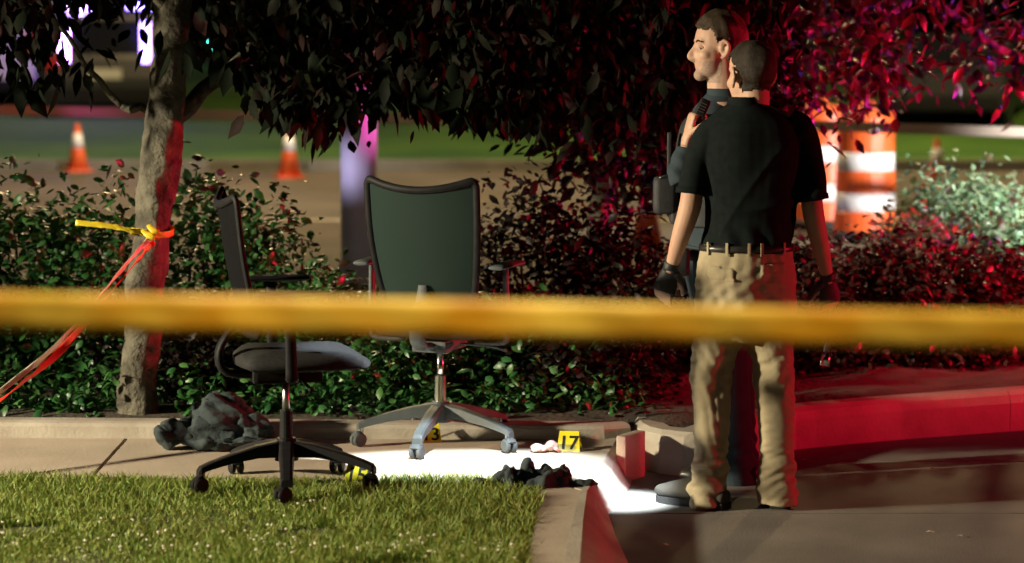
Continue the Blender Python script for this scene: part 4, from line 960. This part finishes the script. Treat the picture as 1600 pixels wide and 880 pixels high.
def shoe(name, heel, direction, length, mt, root):
    d = Vector((*direction[:2], 0)).normalized(); s = Vector((-d.y, d.x, 0)); h = Vector((heel[0], heel[1], 0.0)); mb = MB()
    k = length / .29
    rows = [(0, .033, .030, .050), (.03, .037, .034, .062), (.08, .036, .040, .070), (.12, .040, .048, .066), (.17, .046, .044, .058), (.22, .049, .036, .048), (.26, .043, .029, .040), (.285, .028, .024, .030), (.292, .012, .016, .018)]
    V, Fc = tube_data([h + d * x * k + Vector((0, 0, zc + .012)) for x, w, zc, hh in rows], [(w * k, min(hh, zc + .004)) for x, w, zc, hh in rows], n=18, sub=3, side=tuple(s))
    mb.add(V, Fc); mb.tube([h + d * .04 * k + Vector((0, 0, .03)), h + d * .05 * k + Vector((0, 0, .11))], [(.030, .036), (.030, .034)], n=16, side=tuple(s), sub=3)
    me = mb.remesh(name, .006, 3); V = vco(me); V[:, 2] = np.maximum(V[:, 2], .010); setco(me, V)
    o = reparent(link(name, me, mt, None, True), root)
    V, Fc = [], []; out = [(x, w + .001) for x, w, a, b in rows]
    pts = [h + d * x * k + s * w * k for x, w in out] + [h + d * x * k - s * w * k for x, w in reversed(out)]
    n = len(pts); V = [(p.x, p.y, .001) for p in pts] + [(p.x, p.y, .027) for p in pts]
    Fc = [tuple(range(n - 1, -1, -1)), tuple(range(n, 2 * n))] + [(i, (i + 1) % n, n + (i + 1) % n, n + i) for i in range(n)]
    so = MB().add(V, Fc).build('sole', M['sole'], None); so.parent = o; so.matrix_parent_inverse = o.matrix_parent_inverse.inverted() @ Matrix.Identity(4) if False else Matrix.Identity(4)
    return o
def px2m(v, Y): return v / ppm(Y)

# ---------------------------------------------------------------- person in black polo and khaki trousers, from behind
Y1 = 9.74; q1 = lambda x, y, dy=0.0: P(x, y, Y1 + dy); m1 = lambda v: v / ppm(Y1)
p1 = empty('person', (q1(1165, 800).x, Y1, 0)); tag(p1, 'person in black polo shirt, khaki trousers and black gloves seen from behind', 'person')
hc = q1(1174, 120, .02); hf = Vector((-.50, .86, -.05)); hu = Vector((0, .0, 1))
mb = MB()
Q, f_, l_, u_ = head_parts(mb, hc, hf, hu, 1.04, q1(1168, 178, .0), .056)
mb.tube([q1(1168, 168), q1(1171, 196), q1(1173, 240), q1(1173, 300), q1(1170, 370), q1(1166, 430), q1(1165, 490)], [(m1(22), .05), (m1(50), .07), (m1(66), .09), (m1(66), .095), (m1(60), .09), (m1(68), .095), (m1(66), .095)], n=22, horizontal=True)
mb.tube([q1(1128, 215), q1(1106, 228), q1(1089, 255), q1(1082, 300, -.02), q1(1077, 328, -.03), q1(1064, 368, -.01), q1(1052, 408, .03), q1(1047, 424, .04)], [m1(16), m1(17), m1(17), m1(17.5), m1(17.5), m1(15), m1(11), m1(10)], n=14)
mb.tube([q1(1225, 210), q1(1248, 222), q1(1262, 255), q1(1267, 300, -.02), q1(1271, 335, -.03), q1(1281, 380, 0), q1(1291, 425, .04), q1(1294, 440, .05)], [m1(16), m1(17), m1(17), m1(17), m1(17), m1(14.5), m1(10.5), m1(10)], n=14)
hand_parts(mb, q1(1047, 424, .04), q1(1030, 480, .05) - q1(1047, 424, .04), (.35, .9, 0), .98, .32, 1)
hand_parts(mb, q1(1294, 440, .05), q1(1300, 500, .06) - q1(1294, 440, .05), (-.35, .9, 0), .98, .55, -1)
mb.tube([q1(1128, 480), q1(1118, 560), q1(1116, 640), q1(1113, 720), q1(1112, 785)], [m1(33), m1(28), m1(24), m1(20), m1(16)], n=16)
mb.tube([q1(1202, 480), q1(1208, 560), q1(1213, 640), q1(1215, 720), q1(1216, 788)], [m1(33), m1(28), m1(24), m1(20), m1(16)], n=16)
me = mb.remesh('body', .0058, 3); eye_sockets(me, hc, f_, l_, u_, 1.04)
body1 = reparent(link('body', me, M['skin'], None, True), p1)
V = vco(me); a, b, d = local(V, hc, f_, l_, u_, 1.04)
hairline = np.where(a > .03, .072 + (a - .03) * .25, np.where(a > -.012, .035 + (a + .012) * .6, -.062 - a * .12)); hairline = np.where((np.abs(b) > .060) & (a > -.03), np.maximum(hairline, .02), hairline)
msk = (d > hairline + .003 * snoise(V, 160, 2)) & (d > -.085) & (np.abs(b) < .080)
reparent(link('hair', submesh(me, msk, 'hair', .0065, .0028, 3), M['hair'], None, True), p1)
# polo shirt
mb = MB()
mb.tube([q1(1165, 160), q1(1168, 170), q1(1172, 184), q1(1174, 204), q1(1174, 250), q1(1174, 300), q1(1171, 345), q1(1168, 375), q1(1167, 394)],
        [(m1(27), .062), (m1(44), .078), (m1(64), .094), (m1(78), .112), (m1(82), .126), (m1(73), .126), (m1(69), .120), (m1(69), .120), (m1(70), .122)], n=30, horizontal=True)
mb.tube([q1(1130, 200), q1(1112, 214), q1(1094, 245), q1(1085, 275, -.015), q1(1081, 302, -.022)], [m1(22), m1(26), m1(25), m1(24), m1(24.5)], n=20)
mb.tube([q1(1232, 192), q1(1250, 207), q1(1261, 245), q1(1266, 285, -.015), q1(1269, 312, -.022)], [m1(24), m1(27), m1(25), m1(24), m1(24.5)], n=20)
me = mb.remesh('polo_shirt', .0065, 3); V = vco(me); N = vno(me)
w = .0035 * snoise(V * np.array([1, 1, .45]), 34, 31) + .005 * np.exp(-((V[:, 2] - q1(0, 372).z) / .05) ** 2) * np.sin(V[:, 0] * 70 + V[:, 2] * 25) + .008 * ridge(V + .03 * snoise(V, 12, 33)[:, None], 15, 34) * np.exp(-((V[:, 2] - q1(0, 330).z) / .12) ** 2) + .005 * ridge(V * np.array([1, 1, .6]), 20, 35)
setco(me, V + N * w[:, None])
shirt1 = reparent(link('polo_shirt', me, M['polo'], None, True), p1)
# collar and sleeve hems
col = MB(); cc_ = q1(1166, 160, .005)
V, Fc = tube_data([cc_ + Vector((0, 0, -.012)), cc_ + Vector((-.002, 0, .006)), cc_ + Vector((-.003, .0, .022))], [(.076, .078), (.070, .071), (.066, .066)], n=26, sub=3, horizontal=True, caps=False)
o = reparent(col.add(V, Fc).build('collar', M['polo'], None, True), p1); o.modifiers.new('t', 'SOLIDIFY').thickness = .004
for path, rr in (([q1(1082, 294, -.02), q1(1081, 303, -.022)], m1(26)), ([q1(1268.4, 304, -.02), q1(1269.4, 313, -.022)], m1(26))):
    reparent(MB().tube(path, [rr, rr], n=24, sub=2).build('sleeve_hem', M['polo'], None, True), p1)
# trousers
mb = MB()
mb.tube([q1(1167, 380), q1(1167, 392), q1(1166, 415), q1(1165, 455), q1(1164, 500), q1(1164, 532)], [(m1(71), .118), (m1(73), .122), (m1(77), .128), (m1(81), .135), (m1(80), .130), (m1(60), .10)], n=30, horizontal=True)
mb.tube([q1(1131, 470), q1(1122, 520), q1(1113, 560), q1(1112, 610), q1(1113, 660), q1(1112, 710), q1(1110, 750), q1(1108, 772), q1(1109, 788)], [(m1(44), .11), (m1(41), .105), (m1(34), .10), (m1(31), .09), (m1(29), .083), (m1(28), .078), (m1(30), .08), (m1(31), .085), (m1(31), .085)], n=26)
mb.tube([q1(1199, 470), q1(1204, 520), q1(1208, 560), q1(1212, 610), q1(1214, 660), q1(1215, 710), q1(1215, 750), q1(1216, 772), q1(1216, 786)], [(m1(44), .11), (m1(40), .105), (m1(33), .10), (m1(31), .09), (m1(29), .083), (m1(28), .078), (m1(30), .08), (m1(31), .085), (m1(31), .085)], n=26)
me = mb.remesh('trousers', .0065, 2); V = vco(me); N = vno(me); z = V[:, 2]
low = np.exp(-((z - .12) / .13) ** 2); knee = np.exp(-((z - .50) / .12) ** 2); seat = np.exp(-((z - .80) / .13) ** 2)
ph = snoise(V, 9, 51) * 1.6
wp = V + .03 * np.stack([snoise(V, 14, 61), snoise(V, 14, 62), snoise(V, 14, 63)], 1)
rr_ = np.random.default_rng(9); tri = lambda ph_: np.abs(ph_ - np.floor(ph_) - .5) * 4 - 1
def folds(fqs, tilt, sd):
    out = np.zeros(len(V)); q_ = np.random.default_rng(sd)
    for k, fq in enumerate(fqs):
        dv = np.array([q_.normal() * tilt, q_.normal() * tilt, 1.0]); dv /= np.linalg.norm(dv)
        out += tri(wp @ dv * fq + .45 * snoise(V, 11, sd + k) + q_.random()) * (fqs[0] / fq) ** .7
    return out
w = .0062 * low * folds((9, 13, 19, 27), .7, 91) + .0052 * knee * folds((6, 9, 14), 1.0, 92) + .0045 * seat * folds((6, 10, 15), 1.0, 93) + .006 * snoise(V * np.array([1.1, 1.1, .3]), 22, 52) + .0016 * folds((22, 31), 1.5, 94)
setco(me, V + N * w[:, None]); me.update()
tr1 = reparent(link('trousers', me, M['khaki'], None, True), p1)
V = vco(me); X, Y_, = pxx(V)[0], pxx(V)[1]; back = V[:, 1] < Y1 + .02
for x0, x1, y0, y1 in ((1106, 1150, 412, 436), (1186, 1228, 412, 436)):
    # sloping pocket flap
    s_ = Y_ + (X - x0) * (-.18 if x0 < 1160 else .10)
    reparent(link('pocket_flap', submesh(me, back & (X > x0) & (X < x1) & (s_ > y0) & (s_ < y1), 'pocket_flap', .007), M['khaki'], None, True), p1)
reparent(MB().tube([q1(1167, 381), q1(1167, 391)], [(m1(74.5), .126), (m1(75.5), .128)], n=40, sub=2, horizontal=True).build('belt', M['leather'], None, True), p1)
for bx in (1104, 1132, 1166, 1186, 1222):
    th = math.asin(max(-1, min(1, (bx - 1167) / 75.0))); c0 = q1(bx, 386); y = Y1 - .128 * math.cos(th)
    reparent(box('belt_loop', (c0.x, y, c0.z), (.012, .005, .050), M['khaki'], None, Matrix.Rotation(th, 3, 'Z'), .003), p1)
for nm, wr, tip, pn, ts_, cu in (('left_glove', q1(1048.5, 418, .038), q1(1030, 480, .05), (.35, .9, 0), 1, .32), ('right_glove', q1(1293.5, 434, .048), q1(1300, 500, .06), (-.35, .9, 0), -1, .55)):
    mb = MB(); d_ = tip - wr
    hand_parts(mb, wr, d_, pn, 1.06, cu, ts_, r=.0105)
    dn = d_.normalized(); mb.tube([wr - dn * .018, wr + dn * .012], [.031, .030], n=16, sub=2)
    reparent(link('glove', mb.remesh('glove', .0042, 2), M['glove'], None, True), p1)
shoe('shoe', (q1(1133, 800).x, Y1 - .05), (-.80, .6), .31, M['suede'], p1); shoe('shoe', (q1(1217, 800).x, Y1 - .05), (.10, 1), .31, M['suede'], p1)
# slim torch hanging from the right hand
tq = empty('flashlight', q1(1291, 576, .03)); tag(tq, 'slim metal flashlight held downward in the right black glove', 'flashlight')
a_, b_ = q1(1303, 468, .11), q1(1288, 572, .05); dn = (b_ - a_).normalized()
reparent(MB().tube([a_, b_ - dn * .05], [.0125, .0125], n=14, sub=1).build('barrel', M['steel'], None, True), tq)
reparent(MB().tube([b_ - dn * .055, b_ - dn * .035, b_], [.0125, .020, .021], n=16, sub=1).build('bezel', M['chrome'], None, True), tq)

# ---------------------------------------------------------------- person in dark uniform, profile to the left
Y2 = 10.32; q2 = lambda x, y, dy=0.0: P(x, y, Y2 + dy); m2 = lambda v: v / ppm(Y2)
p2 = empty('person', (q2(1150, 785).x, Y2, 0)); tag(p2, 'person in dark uniform facing left with a hand raised to the chest', 'person')
hc2 = q2(1122, 76, .0); hf2 = Vector((-.985, -.14, -.02)); hs = 1.04
mb = MB()
Q2, f2, l2, u2 = head_parts(mb, hc2, hf2, (0.03, 0, 1), hs, q2(1132, 165, .0), .062)
mb.tube([q2(1130, 158), q2(1124, 185), q2(1116, 240), q2(1114, 310), q2(1118, 375), q2(1126, 430), q2(1132, 500)], [(.11, m2(26)), (.17, m2(36)), (.17, m2(40)), (.15, m2(40)), (.14, m2(38)), (.15, m2(40)), (.14, m2(38))], n=22, horizontal=True, side=(0, 1, 0))
HW = q2(1074, 216, -.25); 
mb.tube([q2(1122, 185, -.15), q2(1108, 205, -.20), q2(1080, 250, -.22), q2(1062, 278, -.23), q2(1066, 258, -.235), q2(1076, 228, -.225), HW], [.052, .050, .043, .040, .038, .030, .026], n=14)
mb.tube([q2(1122, 185, .15), q2(1116, 210, .2), q2(1118, 270, .23), q2(1108, 340, .2), q2(1100, 380, .18)], [.052, .050, .042, .036, .028], n=14)
hand_parts(mb, HW, q2(1086, 165, -.25) - HW, (.95, .15, .25), 1.05, 1.0, -1, curls=[.95, 1.05, 1.1, 1.15])
hand_parts(mb, q2(1098, 388, .18), (-.1, 0, -1), (1, 0, 0), .98, .4, 1)
mb.tube([q2(1128, 480, -.09), q2(1136, 580, -.09), q2(1146, 680, -.08), q2(1158, 785, -.08)], [.08, .062, .05, .04], n=16)
mb.tube([q2(1132, 480, .09), q2(1142, 580, .10), q2(1152, 680, .11), q2(1166, 778, .12)], [.08, .062, .05, .04], n=16)
me = mb.remesh('body', .0055, 3); eye_sockets(me, hc2, f2, l2, u2, hs)
reparent(link('body', me, M['skin2'], None, True), p2)
V = vco(me); a, b, d = local(V, hc2, f2, l2, u2, hs)
hairline = np.where(a > .035, .068 + (a - .035) * .12, np.where(a > .012, -.002 + (a - .012) * 2.8, np.where(a > -.022, .034, -.055 - a * .15)))
msk = (d > hairline + .002 * snoise(V, 160, 5)) & (d > -.075) & (np.abs(b) < .081)
jaw = (d < -.045 + .35 * np.clip(.05 - a, 0, .06)) & (d > -.135) & (a > -.002) & ~((np.abs(d + .065) < .011) & (a > .074)) & (d < -.028) & (a > .0 - (d + .11) * .2)
reparent(link('stubble', submesh(me, jaw, 'stubble', .0007), M['stubble'], None, True), p2)
hm = submesh(me, msk, 'hair', .011, .003, 6); Vh = vco(hm); ah, bh, dh = local(Vh, hc2, f2, l2, u2, hs)
lift = np.clip((dh - .07) / .06, 0, 1) * (.012 + .005 * np.sin(bh * 130)); Vh = Vh + np.array(u2)[None] * lift[:, None]; setco(hm, Vh)
reparent(link('hair', hm, M['hair2'], None, True), p2)
for sg in (-1, 1):
    e = reparent(MB().ell(Q2(.0655, sg * .032, .003), [f2 * .0105, l2 * .0105, u2 * .0085], 16, 10).build('eye', M['eye'], None, True), p2)
    ir = MB().ell(Q2(.0735, sg * .0325, .003), [f2 * .0055, l2 * .006, u2 * .006], 12, 8).build('iris', M['iris'], None, True); ir.parent = e
    reparent(MB().tube([Q2(.0775, sg * .019, .006), Q2(.0785, sg * .031, .0105), Q2(.068, sg * .046, .005)], [.0032, .0042, .003], n=8).build('eyelid', M['stubble'], None, True), p2)
    br_ = [Q2(.088, sg * .016, .028), Q2(.086, sg * .032, .033), Q2(.074, sg * .050, .028)]
    reparent(MB().tube(br_, [(.004, .004), (.005, .004), (.003, .003)], n=8).build('eyebrow', M['hair2'], None, True), p2)
# uniform shirt with rolled long sleeves
mb = MB()
mb.tube([q2(1132, 146), q2(1130, 158), q2(1124, 180), q2(1117, 240), q2(1115, 310), q2(1118, 375), q2(1121, 400)], [(.066, m2(24)), (.10, m2(33)), (.18, m2(45)), (.185, m2(50)), (.165, m2(49)), (.16, m2(47)), (.16, m2(47))], n=28, horizontal=True, side=(0, 1, 0))
mb.tube([q2(1124, 185, -.13), q2(1108, 204, -.20), q2(1082, 248, -.225), q2(1063, 276, -.235), q2(1064, 284, -.236)], [.060, .062, .056, .054, .045], n=18)
mb.tube([q2(1062, 282, -.236), q2(1064, 262, -.24), q2(1074, 233, -.228)], [.052, .050, .040], n=18)
mb.tube([q2(1122, 185, .13), q2(1117, 210, .2), q2(1118, 270, .235), q2(1108, 345, .2), q2(1101, 378, .18)], [.060, .062, .054, .047, .04], n=18)
me = mb.remesh('uniform_shirt', .0068, 3); V = vco(me); N = vno(me)
setco(me, V + N * (.0045 * snoise(V * np.array([1, 1, .7]), 34, 71) + .004 * np.sin(V[:, 2] * 85 + V[:, 0] * 60) * np.exp(-((V[:, 2] - q2(0, 260).z) / .07) ** 2))[:, None])
reparent(link('uniform_shirt', me, M['navy'], None, True), p2)
V, Fc = tube_data([q2(1131, 152) + Vector((0, 0, -.012)), q2(1131, 148), q2(1130, 138)], [(.078, .080), (.070, .072), (.064, .066)], n=24, sub=3, horizontal=True, caps=False)
o = reparent(MB().add(V, Fc).build('collar', M['navy'], None, True), p2); o.modifiers.new('t', 'SOLIDIFY').thickness = .004
# load vest
mb = MB(); mb.tube([q2(1124, 182), q2(1118, 200), q2(1114, 250), q2(1113, 310), q2(1115, 352)], [(.135, m2(50)), (.165, m2(56)), (.185, m2(60)), (.175, m2(58)), (.172, m2(56))], n=26, horizontal=True, side=(0, 1, 0))
reparent(link('vest', mb.remesh('vest', .008, 2), M['vest'], None, True), p2)
mb = MB(); mb.tube([q2(1126, 470), q2(1118, 380), q2(1118, 395)][1:] + [q2(1124, 440), q2(1130, 490)], [(.165, m2(50)), (.166, m2(50)), (.172, m2(51)), (.16, m2(46))], n=26, horizontal=True, side=(0, 1, 0))
mb.tube([q2(1127, 450, -.08), q2(1133, 560, -.09), q2(1142, 660, -.085), q2(1152, 740, -.08), q2(1158, 782, -.08)], [.105, .095, .082, .076, .070], n=20)
mb.tube([q2(1131, 450, .08), q2(1140, 560, .10), q2(1149, 660, .11), q2(1160, 740, .12), q2(1166, 775, .12)], [.105, .095, .082, .076, .070], n=20)
me = mb.remesh('uniform_trousers', .0075, 2); V = vco(me); N = vno(me)
setco(me, V + N * (.006 * snoise(V * np.array([1.2, 1.2, .4]), 26, 81) + .006 * np.exp(-((V[:, 2] - .12) / .12) ** 2) * np.sin(V[:, 2] * 90))[:, None])
reparent(link('uniform_trousers', me, M['navy'], None, True), p2)
reparent(MB().tube([q2(1119, 385), q2(1119, 403)], [(.180, m2(55)), (.182, m2(56))], n=36, sub=2, horizontal=True, side=(0, 1, 0)).build('duty_belt', M['leather'], None, True), p2)
for nm, c0, sz in (('radio_pouch', q2(1040, 305, -.05), (.10, .09, .15)), ('belt_pouch', q2(1066, 410, -.15), (.06, .06, .11)), ('shoulder_strap', q2(1046, 240, -.06), (.018, .03, .17)), ('chest_pouch', q2(1058, 330, -.02), (.06, .14, .10))):
    bm = bmesh.new(); box_bm(bm, c0, sz, None, min(sz) * .28); reparent(link(nm, bm_mesh(bm, nm), M['vest'], None, True), p2)
o = reparent(MB().tube([q2(1030, 278, -.09), q2(1046, 274, -.09), q2(1062, 284, -.09)], [(.004, .006)] * 3, n=8).build('pouch_clasp', M['steel'], None, True), p2)
shoe('shoe', (q2(1178, 785).x, Y2 - .08), (-.97, -.1), .30, M['leather'], p2); shoe('shoe', (q2(1184, 785).x, Y2 + .13), (-.98, .12), .30, M['leather'], p2)
# radio microphone in the raised hand, coiled cord down to the pouch
TB_ = q2(1098, 168, -.275); th = empty('radio_microphone', TB_); tag(th, 'small black radio microphone held in the raised hand at the chest', 'microphone')
rt = Matrix.Rotation(R(25), 3, 'Y')
bm = bmesh.new(); box_bm(bm, TB_, (.042, .034, .07), rt, .009); reparent(link('case', bm_mesh(bm, 'case'), M['blackplastic'], None, True), th)
for k in range(4): reparent(box('grille_slot', TB_ + rt @ Vector((-.002, -.0175, -.018 + .011 * k)), (.026, .002, .004), M['steel'], None, rt), th)
cord = [TB_ + Vector((.0 + .004 * math.sin(t * 60), -.01 + .004 * math.cos(t * 60), -.035 - .18 * t)) + Vector((-.05 * t, .08 * t, 0)) for t in np.linspace(0, 1, 60)]
reparent(MB().tube(cord, [.0022] * 60, n=6, sub=1).build('coiled_cord', M['rubber'], None, True), th)

# flecks of litter on the driveway
for px, py, sz, wh in ((1256, 719, .012, 'close behind the right trouser leg'), (1390, 746, .011, 'midway along the red kerb'), (1457, 733, .012, 'nearest the red kerb at right'),
                       (1455, 832, .016, 'in the lower right corner'), (1500, 838, .012, 'rightmost of all'), (1040, 852, .014, 'below the left shoe')):
    p = G(px, py, .004); a = random.uniform(0, 3)
    V = [(sz * math.cos(a + t) * k_, sz * .7 * math.sin(a + t) * k_, z_) for t, k_, z_ in ((0, 1, .001), (1.1, .8, .005), (2.2, 1.1, .002), (3.3, .7, .006), (4.6, 1.0, .001))]
    V += [(x_, y_, z_ + .0012) for x_, y_, z_ in V]
    o = MB().add(V, [(4, 3, 2, 1, 0), (5, 6, 7, 8, 9)] + [(i, (i + 1) % 5, 5 + (i + 1) % 5, 5 + i) for i in range(5)]).build('litter_scrap', M['tape_white'])
    o.location = p; tag(o, 'tiny pale scrap of litter on the driveway, ' + wh, 'litter', 'litter scraps on the driveway')
